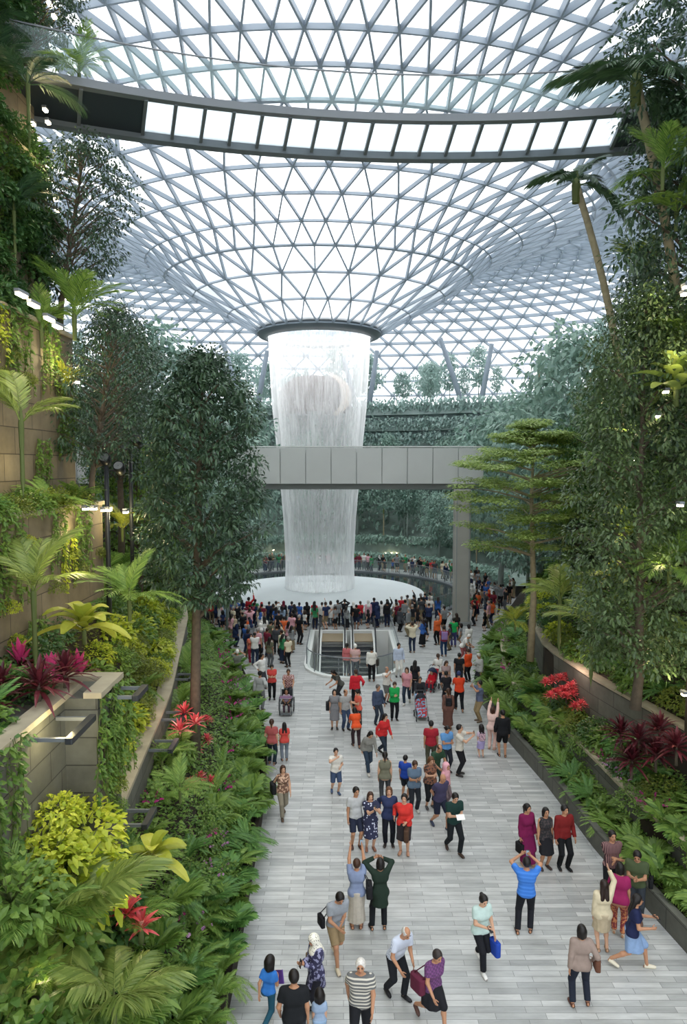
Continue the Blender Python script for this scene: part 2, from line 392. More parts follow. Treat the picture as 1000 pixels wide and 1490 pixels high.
def ringpts(r, z, n, ph):
    a = ph + np.arange(n) * 2 * PI / n
    ax = np.interp(r, [4.83, 9], [1.0, 1.28]); ry = np.where(np.sin(a) < 0, r + max(0, r - 25) * .6, r)
    return np.stack([AX + ax * r * np.cos(a), AY + ry * np.sin(a), np.full(n, z)], -1), a
rings = []; ph = -PI / 2
for i, (r, z, n) in enumerate(PROF):
    rings.append(ringpts(r, z, n, ph)[0]); ph += PI / n if i + 1 < len(PROF) and PROF[i + 1][2] == n else 0
edges, tris, offs = [], [], np.cumsum([0] + [len(r) for r in rings]); ALLP = np.concatenate(rings)
angs = []
ph = -PI / 2
for i, (r, z, n) in enumerate(PROF):
    angs.append(ph + np.arange(n) * 2 * PI / n); ph += PI / n if i + 1 < len(PROF) and PROF[i + 1][2] == n else 0
EW = []
for i in range(len(rings)):
    n = len(rings[i])
    for j in range(n): edges.append((offs[i] + j, offs[i] + (j + 1) % n)); EW.append(1.35 if i in (3, 8) else .8)
    if i + 1 < len(rings):                   # zip ring i to ring i+1
        A, B = angs[i], angs[i + 1]; na, nb = len(A), len(B); a = b = 0
        b = int(np.argmin(np.abs(B - A[0]))); b0 = b
        Bx = lambda k: B[k % nb] + 2 * PI * (k // nb); Axx = lambda k: A[k % na] + 2 * PI * (k // na)
        edges.append((offs[i] + a % na, offs[i + 1] + b % nb)); EW.append(1)
        while a < na or b < b0 + nb:
            adv_a = a < na and (b >= b0 + nb or Axx(a + 1) - Bx(b) < Bx(b + 1) - Axx(a))
            if adv_a: tris.append((offs[i] + a % na, offs[i] + (a + 1) % na, offs[i + 1] + b % nb)); a += 1
            else: tris.append((offs[i] + a % na, offs[i + 1] + (b + 1) % nb, offs[i + 1] + b % nb)); b += 1
            if not (a == na and b == b0 + nb): edges.append((offs[i] + a % na, offs[i + 1] + b % nb)); EW.append(1)
E = np.array(edges); A, B = ALLP[E[:, 0]], ALLP[E[:, 1]]; EW = np.array(EW)
rad = np.hypot(ALLP[:, 0] - AX, ALLP[:, 1] - AY)
VN = np.zeros_like(ALLP); TR = np.array(tris)
fn = np.cross(ALLP[TR[:, 1]] - ALLP[TR[:, 0]], ALLP[TR[:, 2]] - ALLP[TR[:, 0]])
fn *= np.sign(fn[:, 2:3] + 1e-6)
for k in range(3): np.add.at(VN, TR[:, k], fn)
VN = unit(VN)
Nn = unit(VN[E[:, 0]] + VN[E[:, 1]]); T = unit(B - A); U = unit(np.cross(T, Nn)); Nn = np.cross(U, T)
rm = (rad[E[:, 0]] + rad[E[:, 1]]) / 2
hw = (np.interp(rm, [5, 9, 17, 30], [.04, .046, .055, .06]) * EW)[:, None]; dp = (np.interp(rm, [5, 9, 17, 30], [.16, .22, .34, .55]))[:, None]
cs = [A - U * hw - Nn * dp, A + U * hw - Nn * dp, A + U * hw, A - U * hw, B - U * hw - Nn * dp, B + U * hw - Nn * dp, B + U * hw, B - U * hw]
V = np.stack(cs, 1).reshape(-1, 3)
Q = (np.arange(len(E)) * 8)[:, None, None] + np.array([[0, 1, 5, 4], [1, 2, 6, 5], [2, 3, 7, 6], [3, 0, 4, 7]])[None]
roof = struct('ceiling', (V, Q.reshape(-1, 4)), M_steel)
obj('roof_panes', (ALLP, TR), M_roofglass, roof)
oc = empty('oculus_ring', (AX, AY, 20.2)); tag(oc, 'dark grey steel ring round the roof opening that the water falls through', 'roof ring')
obj('ring_beam', lathe([(4.12, .0), (4.2, -.12), (4.75, .1), (4.95, .55), (4.9, .8), (4.5, .9), (4.12, .7), (4.12, 0)], 72), M_ring, oc, True)
obj('inner_lip', lathe([(4.12, .12), (4.02, .1), (4.02, .3), (4.12, .32)], 72), M_white, oc, True)
# forked steel columns that carry the roof, far side
def strut(px0, py0, px1, py1, D, r=.33):
    p0, p1 = atd(px0, py0, D), atd(px1, py1, D - 3)
    return tube([p0, (p0 + p1) / 2, p1], [r * .8, r, r * .8], 10)
forks = [((690, 600), [(641, 492), (716, 500)], 86, 'third from the left, right of the waterfall'), ((866, 585), [(808, 472), (885, 480)], 84, 'rightmost, above the terrace trees'),
         ((366, 600), [(389, 510), (325, 500)], 86, 'second from the left, beside the waterfall'), ((530, 600), [(549, 510), (500, 520)], 88, 'half hidden behind the falling water'),
         ((205, 610), [(238, 490), (175, 495)], 84, 'leftmost, behind the tall left trees')]
for (bx, by), tops, D, w in forks:
    f = empty('roof_column', atd(bx, by + 40, D)); tag(f, 'slanted forked steel roof column, ' + w, 'column', 'forked roof columns')
    inv = -np.array(f.location)
    for tx, ty in tops: obj('strut', xf(strut(bx, by + 40, tx, ty, D), t=inv), M_steel, f, True)
    obj('foot_plate', tube([(0, 0, -.2), (0, 0, .3)], .6, 10), M_grey, f)

# ------------------------------------------------------------------ canopy bridge with glass floor
cb = empty('canopy_bridge', (3.2, -5.6, 20.7)); tag(cb, 'high curved footbridge with frosted glass floor panels seen from underneath', 'bridge')
def arc(r, z, a0, a1, n): return np.stack([r * np.sin(np.linspace(a0, a1, n)), r * np.cos(np.linspace(a0, a1, n)), np.full(n, z)], -1)
def arcbox(r0, r1, z0, z1, a0, a1, n=40):
    P = np.stack([arc(r0, z0, a0, a1, n), arc(r1, z0, a0, a1, n), arc(r1, z1, a0, a1, n), arc(r0, z1, a0, a1, n), arc(r0, z0, a0, a1, n)], 1)
    e = [np.array([P[0][:4], P[0][:4]]).reshape(-1, 3)]
    return cat([grid(P), (P[0][:4], np.array([[0, 1, 2, 3]])), (P[-1][:4], np.array([[3, 2, 1, 0]]))])
AG0, AG1 = math.radians(-18.3), math.radians(10.6)
obj('near_edge_beam', arcbox(27.85, 28.1, -.08, .14, -.95, .75, 60), M_grey, cb)
obj('far_edge_beam', arcbox(30.25, 30.6, -.2, .1, -.95, .75, 60), M_ring, cb)
M_solid = plain('dark_soffit', '#222b33', .6)
for a_, b_ in ((-.95, AG0), (AG1, .75)): obj('solid_soffit', arcbox(28.1, 30.25, -.05, .1, a_, b_, 20), M_solid, cb)
m_, nt, N, Lk = newmat('frosted_glass')
o_ = N.new('ShaderNodeOutputMaterial'); a_ = N.new('ShaderNodeMixShader'); t_ = N.new('ShaderNodeBsdfTranslucent'); t_.inputs[0].default_value = (.95, .98, 1, 1); p_ = N.new('ShaderNodeBsdfTransparent'); p_.inputs[0].default_value = (.93, .97, 1, 1)
a_.inputs[0].default_value = .3; Lk.new(t_.outputs[0], a_.inputs[1]); Lk.new(p_.outputs[0], a_.inputs[2]); Lk.new(a_.outputs[0], o_.inputs[0])
M_frost = m_
gl = obj('floor_glass', arcbox(28.1, 30.25, .02, .06, AG0, AG1, 40), M_frost, cb)
nm = 17
for k in range(nm + 1):
    a = AG0 + (AG1 - AG0) * k / nm
    obj('cross_beam', xf(box(-.05, .05, 28.0, 30.4, -.12, .02), Rz(-a)), M_ring, cb)
for k in range(3):
    for s0, e in ((AG0, -1), (AG1, 1)):
        obj('cross_beam', xf(box(-.05, .05, 28.0, 30.4, -.12, .02), Rz(-(s0 + e * .062 * (k + 1)))), M_grey, cb)
obj('handrail', cat([tube(arc(27.85, 1.25, -.95, .75, 60), .025, 6), tube(arc(30.5, 1.25, -.95, .75, 60), .025, 6), tube(arc(30.5, .8, -.95, .75, 60), .012, 5)]), M_grey, cb)
obj('balustrade_glass', cat([arcbox(27.84, 27.86, .25, 1.2, -.95, .75, 40), arcbox(30.49, 30.51, .15, 1.2, -.95, .75, 40)]), M_clear, cb)
for k in range(16):
    a = -.4 + .7 * k / 15
    obj('rail_post', xf(cat([box(-.02, .02, 30.47, 30.53, .1, 1.25)]), Rz(-a)), M_grey, cb)

# ------------------------------------------------------------------ train bridge with column
tb = empty('train_bridge', (0, 46.2, 9.1)); tag(tb, 'pale grey panelled bridge crossing in front of the waterfall', 'bridge')
pw = 1.64
for k in range(-12, 10):
    x0 = -5.72 + pw * k
    if x0 > 7.4 or x0 < -24: continue
    obj('side_panel', rbox((x0 + pw / 2, 0, 1.12), pw - .03, .14, 2.3, .04), M_bridge, tb)
obj('deck', box(-24, 8.9, .08, 3.6, .1, 2.0), M_bridge2, tb)
obj('lower_girder', box(-24, 8.7, .5, 3.2, -.42, .1), M_bridge2, tb)
obj('top_rail', tube([(-24, 0, 2.34), (8.9, 0, 2.34)], .05, 6), M_bridge, tb)
cp = onz(673, 911); cl = empty('bridge_column', (cp[0], cp[1] + .6, 0)); tag(cl, 'tall grey concrete column holding up the panelled bridge', 'column')
obj('shaft', rbox((0, 0, 4.35), 1.02, 1.0, 8.7, .12), M_conc, cl); obj('base_collar', rbox((0, 0, .12), 1.2, 1.2, .24, .12), M_bridge2, cl)
for sg in (-1, 1): obj('fixing_strip', box(sg * .40 - .03, sg * .40 + .03, -.52, -.49, .3, 8.6), M_bridge2, cl)
# ------------------------------------------------------------------ waterfall and pool
def watermat(name, dens, sx, white='#ffffff'):
    m, nt, N, Lk = newmat(name)
    o = N.new('ShaderNodeOutputMaterial'); mx = N.new('ShaderNodeMixShader'); tr = N.new('ShaderNodeBsdfTransparent')
    df = N.new('ShaderNodeBsdfDiffuse'); df.inputs[0].default_value = (*hexc(white), 1); tl = N.new('ShaderNodeBsdfTranslucent'); tl.inputs[0].default_value = (*hexc(white), 1)
    m2 = N.new('ShaderNodeMixShader'); m2.inputs[0].default_value = .5; Lk.new(df.outputs[0], m2.inputs[1]); Lk.new(tl.outputs[0], m2.inputs[2])
    g = N.new('ShaderNodeTexCoord'); mp = N.new('ShaderNodeMapping'); mp.inputs['Scale'].default_value = (sx, sx, .22); Lk.new(g.outputs['Object'], mp.inputs[0])
    nz = N.new('ShaderNodeTexNoise'); nz.inputs['Scale'].default_value = 1; nz.inputs['Detail'].default_value = 6; nz.inputs['Roughness'].default_value = .7; Lk.new(mp.outputs[0], nz.inputs['Vector'])
    lw = N.new('ShaderNodeLayerWeight'); lw.inputs[0].default_value = .5
    r = N.new('ShaderNodeMapRange'); r.inputs[1].default_value = .36; r.inputs[2].default_value = .7; r.inputs[3].default_value = dens * .35; r.inputs[4].default_value = min(1, dens * 1.5); Lk.new(nz.outputs[0], r.inputs[0])
    pw_ = N.new('ShaderNodeMath'); pw_.operation = 'POWER'; pw_.inputs[1].default_value = 2.2; Lk.new(lw.outputs['Facing'], pw_.inputs[0])
    ad = N.new('ShaderNodeMath'); ad.operation = 'MULTIPLY_ADD'; ad.inputs[1].default_value = .55; ad.use_clamp = True; Lk.new(pw_.outputs[0], ad.inputs[0]); Lk.new(r.outputs[0], ad.inputs[2])
    Lk.new(ad.outputs[0], mx.inputs[0]); Lk.new(tr.outputs[0], mx.inputs[1]); Lk.new(m2.outputs[0], mx.inputs[2]); Lk.new(mx.outputs[0], o.inputs[0])
    return m
wf = empty('waterfall', (AX, AY, 0)); tag(wf, 'round curtain of white falling water between the roof ring and the pool', 'waterfall')
WP = [(4.0, 20.3), (3.95, 18.5), (3.75, 15), (3.45, 12), (3.15, 9), (2.9, 6), (2.75, 3), (2.68, .15)]
obj('outer_curtain', lathe(WP[::-1], 96), watermat('falling_water', .29, 5.0), wf, True)
obj('inner_curtain', lathe([(r * .88, z) for r, z in WP[::-1]], 80), watermat('falling_water_inner', .06, 8.0), wf, True)
M_spray = watermat('spray', .5, .8)
obj('splash_cloud', lathe([(2.85, .1), (2.8, .8), (2.76, 1.8), (2.74, 3.0)], 64), watermat('splash_water', .22, 1.2), wf, True)
M_pool = plain('dark_pool_water', '#2c3634', .06, spec=.6)
pl = struct('water_pool', lathe([(.01, .03), (5, .03), (11.3, .03)], 96, (AX, AY, 0)), M_pool)
M_mist = plain('white_mist', '#cdd4d4', .9, noise=.05, nscale=.4)
ms = obj('pool_mist', lathe([(8.35, .05), (8.1, .16), (7.2, .26), (5, .36), (2.0, .5), (.01, .55)], 96), M_mist, None, True, loc=(AX, AY, 0)); tag(ms, 'white disc of mist and foam round the foot of the waterfall', 'mist', kind='stuff')
struct('trim_pool', lathe([(11.3, 0), (11.3, .14), (11.75, .14), (11.75, 0)], 96, (AX, AY, 0)), M_grey)
def railing(name, r, a0, a1, n, label, z0=.14, cx=AX, cy=AY):
    t = empty(name, (cx, cy, z0)); tag(t, label, 'railing')
    a = np.linspace(a0, a1, 50)
    obj('handrail', tube(np.stack([r * np.cos(a), r * np.sin(a), np.full(50, 1.0)], -1), .03, 6), M_grey, t)
    obj('glass_guard', lathe([(r, .05), (r, .95)], 50, a0=a0, a1=a1), M_clear, t)
    for k in range(n):
        b = a0 + (a1 - a0) * k / (n - 1); obj('post', cbox((r * math.cos(b), r * math.sin(b), .5), .05, .05, 1.0), M_grey, t)
    return t
railing('glass_railing', 11.55, math.radians(-150), math.radians(-30), 25, 'curved glass railing along the near rim of the pool, crowd behind it')
railing('glass_railing', 11.55, math.radians(5), math.radians(175), 30, 'curved glass railing along the far rim of the pool')

# ------------------------------------------------------------------ escalators
M_step = plain('escalator_step', '#3d4145', .5, metal=.3); M_tread = plain('step_edge', '#a3a19a', .5); M_rub = plain('handrail_rubber', '#15171a', .5); M_comb = plain('comb_plate', '#a08f72', .45, metal=.4)
def escalator(x0, x1, label):
    e = empty('escalator', ((x0 + x1) / 2, EY1 - .3, 0)); tag(e, label, 'escalator', 'escalators down from the walkway')
    hw = (x1 - x0) / 2; sl = math.tan(math.radians(30)); st, tr = [], []
    n = 24
    for k in range(n):
        y = -1.9 - .36 * k; z = -.21 * (k + 1)
        obj('step', cbox((0, y - .18, z - .1), 2 * hw - .5, .36, .2), M_step, e)
        tr.append(cbox((0, y - .345, z + .004), 2 * hw - .5, .05, .012))
    obj('step_edging', cat(tr), M_tread, e)
    obj('comb_plate', cbox((0, -1.0, -.01), 2 * hw - .5, 1.9, .06), M_comb, e)
    L = 10.2
    prof = [(.2, .0), (-1.9, 0), (-L + .3, -(L - 2.2) * sl)]
    for sg in (-1, 1):
        x = sg * (hw - .17)
        obj('skirt_panel', grid(np.array([[(x - .1, y, z - .5), (x - .1, y, z + .12), (x + .1, y, z + .12), (x + .1, y, z - .5)] for y, z in prof])), M_white, e)
        obj('glass_balustrade', grid(np.array([[(x, y, z + .12), (x, y, z + .92)] for y, z in prof])), M_clear, e)
        hr = [(x, .3, .35), (x, .55, .65), (x, .4, .95)] + [(x, y, z + 1.0) for y, z in prof]
        obj('handrail', tube(hr, .045, 8), M_rub, e)
    return e
escalator(-1.55, .25, 'left escalator with empty dark steps going down')
escalator(.35, 2.0, 'right escalator with a yellow edged landing going down')
gg = empty('glass_guard_rail', ((EX0 + EX1) / 2, EY0, 0)); tag(gg, 'rounded glass guard with steel top rail round the escalator opening', 'railing')
pts = [(x - (EX0 + EX1) / 2, y - EY0) for x, y in stadium(.14)]
lp = [(x, y, 1.02) for x, y in pts[-1:] + pts[:-1]]
obj('top_rail', tube(lp, .03, 8), M_grey, gg); obj('glass_panels', ribbon([(p[0], p[1]) for p in lp], .1, .98, False), M_clear, gg)
for x, y, z in lp[1:-1:2]: obj('post', cbox((x, y, .52), .05, .05, .98), M_grey, gg)
# ------------------------------------------------------------------ people: one smooth body surface per person, clothing and hair as children
EDG = [((0,0,0),(1,0,0)),((0,1,0),(1,1,0)),((0,0,1),(1,0,1)),((0,1,1),(1,1,1)),((0,0,0),(0,1,0)),((1,0,0),(1,1,0)),((0,0,1),(0,1,1)),((1,0,1),(1,1,1)),((0,0,0),(0,0,1)),((1,0,0),(1,0,1)),((0,1,0),(0,1,1)),((1,1,0),(1,1,1))]
def surfnet(F, o, h):
    nx, ny, nz = F.shape; ins = F < 0
    c = np.zeros((nx - 1, ny - 1, nz - 1), np.int8)
    for a in (0, 1):
        for b in (0, 1):
            for d in (0, 1): c += ins[a:nx - 1 + a, b:ny - 1 + b, d:nz - 1 + d]
    I = np.argwhere((c > 0) & (c < 8))
    if len(I) == 0: return np.zeros((3, 3)), np.array([[0, 1, 2, 2]])
    idx = np.full(c.shape, -1, np.int64); idx[tuple(I.T)] = np.arange(len(I))
    S = np.zeros((len(I), 3)); K = np.zeros(len(I))
    for p, q in EDG:
        a = F[I[:, 0] + p[0], I[:, 1] + p[1], I[:, 2] + p[2]]; b = F[I[:, 0] + q[0], I[:, 1] + q[1], I[:, 2] + q[2]]
        m = (a < 0) != (b < 0); t = np.where(m, a / np.where(m, a - b, 1), 0)[:, None]
        S += np.where(m[:, None], np.array(p) + (np.array(q) - np.array(p)) * t, 0); K += m
    V = (I + S / K[:, None]) * h + o
    Qs = []
    for ax in range(3):
        s = [slice(1, -1)] * 3; s[ax] = slice(0, -1); s2 = list(s); s2[ax] = slice(1, None)
        a = ins[tuple(s)]; b = ins[tuple(s2)]
        J = np.argwhere(a != b)
        if len(J) == 0: continue
        off = np.array([1, 1, 1]); off[ax] = 0; J = J + off
        flip = ins[tuple(J.T)]
        u, v = [(1, 2), (2, 0), (0, 1)][ax]
        def cell(du, dv):
            k = J.copy(); k[:, u] -= du; k[:, v] -= dv; return idx[tuple(k.T)]
        q = np.stack([cell(1, 1), cell(0, 1), cell(0, 0), cell(1, 0)], -1)
        q[~flip] = q[~flip][:, ::-1]; Qs.append(q)
    Q = np.concatenate(Qs); return V, Q[(Q >= 0).all(1)]
def smin(a, b, k):
    h = np.clip(.5 + .5 * (b - a) / k, 0, 1); return b * (1 - h) + a * h - k * h * (1 - h)
def capsule(P, a, b, ra, rb):
    a = np.asarray(a, float); d = np.asarray(b, float) - a
    t = np.clip(((P - a) @ d) / max(1e-9, d @ d), 0, 1)
    return np.linalg.norm(P - a - t[..., None] * d, axis=-1) - (ra + (rb - ra) * t)
def ell(P, c, r, R=None):
    q = P - np.asarray(c)
    if R is not None: q = q @ R
    r = np.asarray(r, float); return (np.linalg.norm(q / r, axis=-1) - 1) * r.min()
def field(P, prims, k):
    d = None
    for p in prims:
        e = capsule(P, *p); d = e if d is None else smin(d, e, k)
    return d
def gridfor(lo, hi, h):
    lo = np.asarray(lo) - 2.5 * h; n = np.ceil((np.asarray(hi) + 2.5 * h - lo) / h).astype(int) + 1
    ax = [lo[i] + h * np.arange(n[i]) for i in range(3)]
    return np.stack(np.meshgrid(*ax, indexing='ij'), -1), lo
def bounds(prims, pad):
    A = np.array([np.minimum(np.asarray(p[0]) - max(p[2], p[3]), np.asarray(p[1]) - max(p[2], p[3])) for p in prims]); B = np.array([np.maximum(np.asarray(p[0]) + max(p[2], p[3]), np.asarray(p[1]) + max(p[2], p[3])) for p in prims])
    return A.min(0) - pad, B.max(0) + pad
def ik(a, b, la, lb, pole):
    d = b - a; L = np.linalg.norm(d); Lm = min(L, (la + lb) * .995); u = d / max(L, 1e-6); b = a + u * Lm
    x = (la * la - lb * lb + Lm * Lm) / (2 * Lm); y = math.sqrt(max(0, la * la - x * x))
    p = np.asarray(pole, float); p = p - (p @ u) * u; p = p / (np.linalg.norm(p) + 1e-9)
    return a + u * x + p * y, b
# arms: hand position from the shoulder (outward, forward, up); legs: foot (outward, forward, lift)
HANG, HANG2 = (.05, .04, -.56), (.08, -.06, -.55)
POSES = {
    'stand': {}, 'relaxed': dict(armL=(.07, .12, -.5), legL=(.0, .08, 0), head=(4, 12)),
    'walk': dict(armL=(.03, .2, -.5), armR=(.05, -.2, -.5), legL=(-.02, -.3, .06), legR=(-.02, .26, 0), lean=4),
    'stride': dict(armL=(.05, -.2, -.5), armR=(.05, .22, -.48), legL=(-.03, .34, 0), legR=(-.02, -.4, .1), lean=7),
    'phone': dict(armR=(-.1, .3, -.22), armL=(.05, .06, -.55), head=(22, 0)),
    'twohand': dict(armR=(-.14, .3, -.2), armL=(-.14, .3, -.22), head=(24, 0)),
    'photo': dict(armR=(-.1, .32, .14), armL=(-.1, .32, .12), head=(-6, 0)),
    'high': dict(armR=(-.02, .22, .52), armL=(-.02, .22, .52), head=(-14, 0)),
    'raise': dict(armR=(.02, .2, .46), head=(-12, 0)), 'visor': dict(armR=(-.08, .2, .22), armL=(-.04, .1, .3), head=(-8, 0)),
    'bend': dict(lean=34, armL=(.02, .3, -.4), armR=(.0, .34, -.36), head=(14, 0), legL=(0, .12, 0), legR=(0, -.2, .03)),
    'hip': dict(armR=(.12, -.02, -.34), armL=HANG2), 'behind': dict(armL=(-.1, -.2, -.45), armR=(-.1, -.2, -.45), lean=10, legL=(0, .24, 0), legR=(0, -.26, .05), head=(12, 0)),
    'sit': dict(sit=1, armL=(-.02, .3, -.3), armR=(-.02, .3, -.3)), 'push': dict(armL=(0, .4, -.34), armR=(0, .4, -.34), lean=12, legL=(0, .2, 0), legR=(0, -.24, .05)),
    'chin': dict(armR=(-.16, .22, .06), armL=(-.06, .2, -.3)), 'fold': dict(armR=(-.24, .22, -.24), armL=(-.24, .24, -.28)),
}
def skeleton(H, fem, pose):
    s = H / 1.7; child = H < 1.35; p = dict(armL=HANG, armR=HANG, legL=(0, 0, 0), legR=(0, 0, 0), lean=0, head=(0, 0), sit=0); p.update(pose)
    J = {'s': s, 'fem': fem, 'child': child, 'p': p}
    le = math.radians(p['lean']); u = np.array([0, -math.sin(le), math.cos(le)]); f = np.array([0, -math.cos(le), -math.sin(le)]); X = np.array([1.0, 0, 0])
    st = max(abs(p['legL'][1]), abs(p['legR'][1]))
    ph = (.9 if not child else .86) * s - (.12 * st * s) - .0
    if p['sit']: ph = .52 * s
    P = np.array([0, .02 + (.14 * math.sin(le) * s), ph]); J['P'] = P; J['u'] = u; J['f'] = f
    J['chest'] = P + u * .33 * s; J['neck'] = P + u * .525 * s
    hp, hy = math.radians(p['head'][0] + p['lean'] * .6), math.radians(p['head'][1])
    Rh = Rz(hy) @ Rx(hp); hs = 1.0 if not child else 1.22
    J['Rh'] = Rh; J['hs'] = hs * (s ** .5 if child else s)
    J['head'] = J['neck'] + u * .05 * s + Rh @ np.array([0, -.02, .105]) * J['hs']
    sw = (.158 if fem else .18) * s * (.9 if child else 1)
    for sd, k in (('L', 1), ('R', -1)):
        S = J['chest'] + u * .135 * s + X * k * sw; J['sh' + sd] = S
        a = p['arm' + sd]; t = S + (X * k * a[0] + np.array([0, -1, 0]) * a[1] + np.array([0, 0, 1]) * a[2]) * s
        pole = np.array([k * .5, .8, -.6]) if a[2] < 0.05 else np.array([k * 1.0, -.2, -.4])
        J['el' + sd], J['wr' + sd] = ik(S, t, .29 * s, .265 * s, pole)
        hip = P + X * k * .092 * s - u * .03 * s; J['hip' + sd] = hip
        l = p['leg' + sd]
        if p['sit']: kn = hip + np.array([k * .05, -.42, .02]) * s; an = kn + np.array([0, -.05, -.40]) * s
        else:
            t = np.array([k * .095 * s + k * l[0] * s, .05 - l[1] * s, .085 * s + l[2] * s]); kn, an = ik(hip, t, .42 * s, .42 * s, (k * .12, -1, 0))
        J['kn' + sd], J['an' + sd] = kn, an
        tilt = min(.8, l[2] * 6)
        J['toe' + sd] = an + np.array([k * .03, -.155 * math.cos(tilt), -.055 - .12 * math.sin(tilt)]) * s
        J['heel' + sd] = an + np.array([0, .04, -.05]) * s
    return J
def prim_sets(J):
    s, fem = J['s'], J['fem']; P, u, f, C = J['P'], J['u'], J['f'], J['chest']; X = np.array([1.0, 0, 0]); fat = J['p'].get('fat', 1.0)
    w = s * fat
    torso = [(P - X * .08 * s, P + X * .08 * s, .104 * w, .104 * w), (P + u * .15 * s - X * .06 * s + f * .01, P + u * .15 * s + X * .06 * s + f * .01, (.086 if fem else .1) * w, (.086 if fem else .1) * w),
             (C - X * .08 * s, C + X * .08 * s, .1 * w, .1 * w), (C + u * .1 * s - X * .1 * s, C + u * .1 * s + X * .1 * s, .085 * w, .085 * w)]
    if fem and not J['child']: torso += [(C + f * .075 * s - X * .065 * s, C + f * .075 * s + X * .065 * s, .062 * w, .062 * w), (P - u * .03 * s - X * .08 * s, P - u * .03 * s + X * .08 * s, .11 * w, .11 * w)]
    d = {'torso': torso, 'neck': [(J['neck'] - u * .04 * s, J['head'] - J['Rh'] @ np.array([0, -.02, .05]) * J['hs'], .055 * s, .05 * s)]}
    for sd in 'LR':
        d['ua' + sd] = [(J['sh' + sd], J['el' + sd], .052 * s, .041 * s)]; d['fa' + sd] = [(J['el' + sd], J['wr' + sd], .04 * s, .027 * s)]
        d['th' + sd] = [(J['hip' + sd], J['kn' + sd], .088 * w, .056 * s)]; d['sn' + sd] = [(J['kn' + sd], J['an' + sd], .055 * s, .036 * s)]
        m = J['kn' + sd] * .68 + J['an' + sd] * .32 + np.array([0, .018, 0]) * s; d['sn' + sd].append((m, m, .052 * s, .05 * s))
        d['ft' + sd] = [(J['heel' + sd], J['toe' + sd], .028 * s, .022 * s)]
    return d
def hand_mesh(J, sd, detail):
    s = J['s']; w, e = J['wr' + sd], J['el' + sd]; d = unit(w - e); k = 1 if sd == 'L' else -1
    n = unit(np.cross(d, np.array([0, 0, 1.0]) if abs(d[2]) < .8 else np.array([0, -1.0, 0]))); pn = np.cross(d, n)
    q = s * (1.15 if J['child'] else 1)
    out = [tube([w - d * .03 * q, w + d * .02 * q, w + d * .05 * q, w + d * .085 * q], np.array([.026, .031, .036, .03]) * q, 8)]
    V, Q = out[0]; V = w + (V - w) - ((V - w) @ n)[:, None] * n * .42; out[0] = (V, Q)
    curl = .35
    for i, (o, L) in enumerate(((-.027, .058), (-.009, .07), (.009, .066), (.027, .05))):
        b = w + d * .08 * q + pn * o * q
        m1 = b + (d * .5 + n * k * curl * .3) * L * q; m2 = m1 + (d * .36 + n * k * curl * .75) * L * q
        out.append(tube([b - d * .01 * q, m1, m2], np.array([.0095, .0085, .006]) * q, 5))
    b = w + d * .03 * q + pn * -.03 * q
    out.append(tube([b, b + (d * .5 - pn * .55 + n * k * .3) * .04 * q, b + (d * 1.1 - pn * .75 + n * k * .5) * .055 * q], np.array([.012, .011, .007]) * q, 5))
    return cat(out)
def body_mesh(J, h, face=True):
    D = prim_sets(J); hs, Rh, Hc = J['hs'], J['Rh'], J['head']
    main = D['torso'] + D['neck']
    limbs = [D[a + sd] for sd in 'LR' for a in ('ua', 'fa', 'th', 'sn', 'ft')]
    allp = main + [p for l in limbs for p in l]
    lo, hi = bounds(allp + [(Hc, Hc, .16 * hs, .16 * hs)], .02)
    P, o = gridfor(lo, hi, h)
    d = field(P, main, .05 * J['s'])
    for l in limbs: d = smin(d, field(P, l, .03), .022)
    hd = smin(ell(P, Hc + Rh @ np.array([0, .012, .02]) * hs, np.array([.076, .094, .1]) * hs, Rh), ell(P, Hc + Rh @ np.array([0, -.028, -.045]) * hs, np.array([.056, .066, .072]) * hs, Rh), .03)
    hd = smin(hd, capsule(P, Hc + Rh @ np.array([0, -.088, .012]) * hs, Hc + Rh @ np.array([0, -.108, -.018]) * hs, .009 * hs, .015 * hs), .012)
    for k in (-1, 1): hd = smin(hd, ell(P, Hc + Rh @ np.array([k * .077, .01, -.002]) * hs, np.array([.014, .022, .032]) * hs, Rh), .01)
    d = smin(d, hd, .025)
    V, Q = surfnet(d, o, h)
    parts, mi = [(V, Q)], [np.zeros(len(Q), int)]
    def add(vq, k): parts.append(vq); mi.append(np.full(len(vq[1]), k))
    for sd in 'LR': add(hand_mesh(J, sd, 1), 0)
    if face:
        for k in (-1, 1):
            add(xf(ball((0, 0, 0), .0135 * hs, .007 * hs, .008 * hs, 6, 4), Rh, Hc + Rh @ np.array([k * .032, -.0855, .014]) * hs), 1)
            add(xf(rbox((0, 0, 0), .034 * hs, .008 * hs, .007 * hs, .002), Rh, Hc + Rh @ np.array([k * .033, -.09, .034]) * hs), 1)
        add(xf(rbox((0, 0, 0), .04 * hs, .008 * hs, .012 * hs, .003), Rh, Hc + Rh @ np.array([0, -.0935, -.05]) * hs), 2)
    Vq = cat(parts); return Vq[0], Vq[1], np.concatenate(mi)
def clip(d, P, pt, n): return np.maximum(d, (P - pt) @ n)
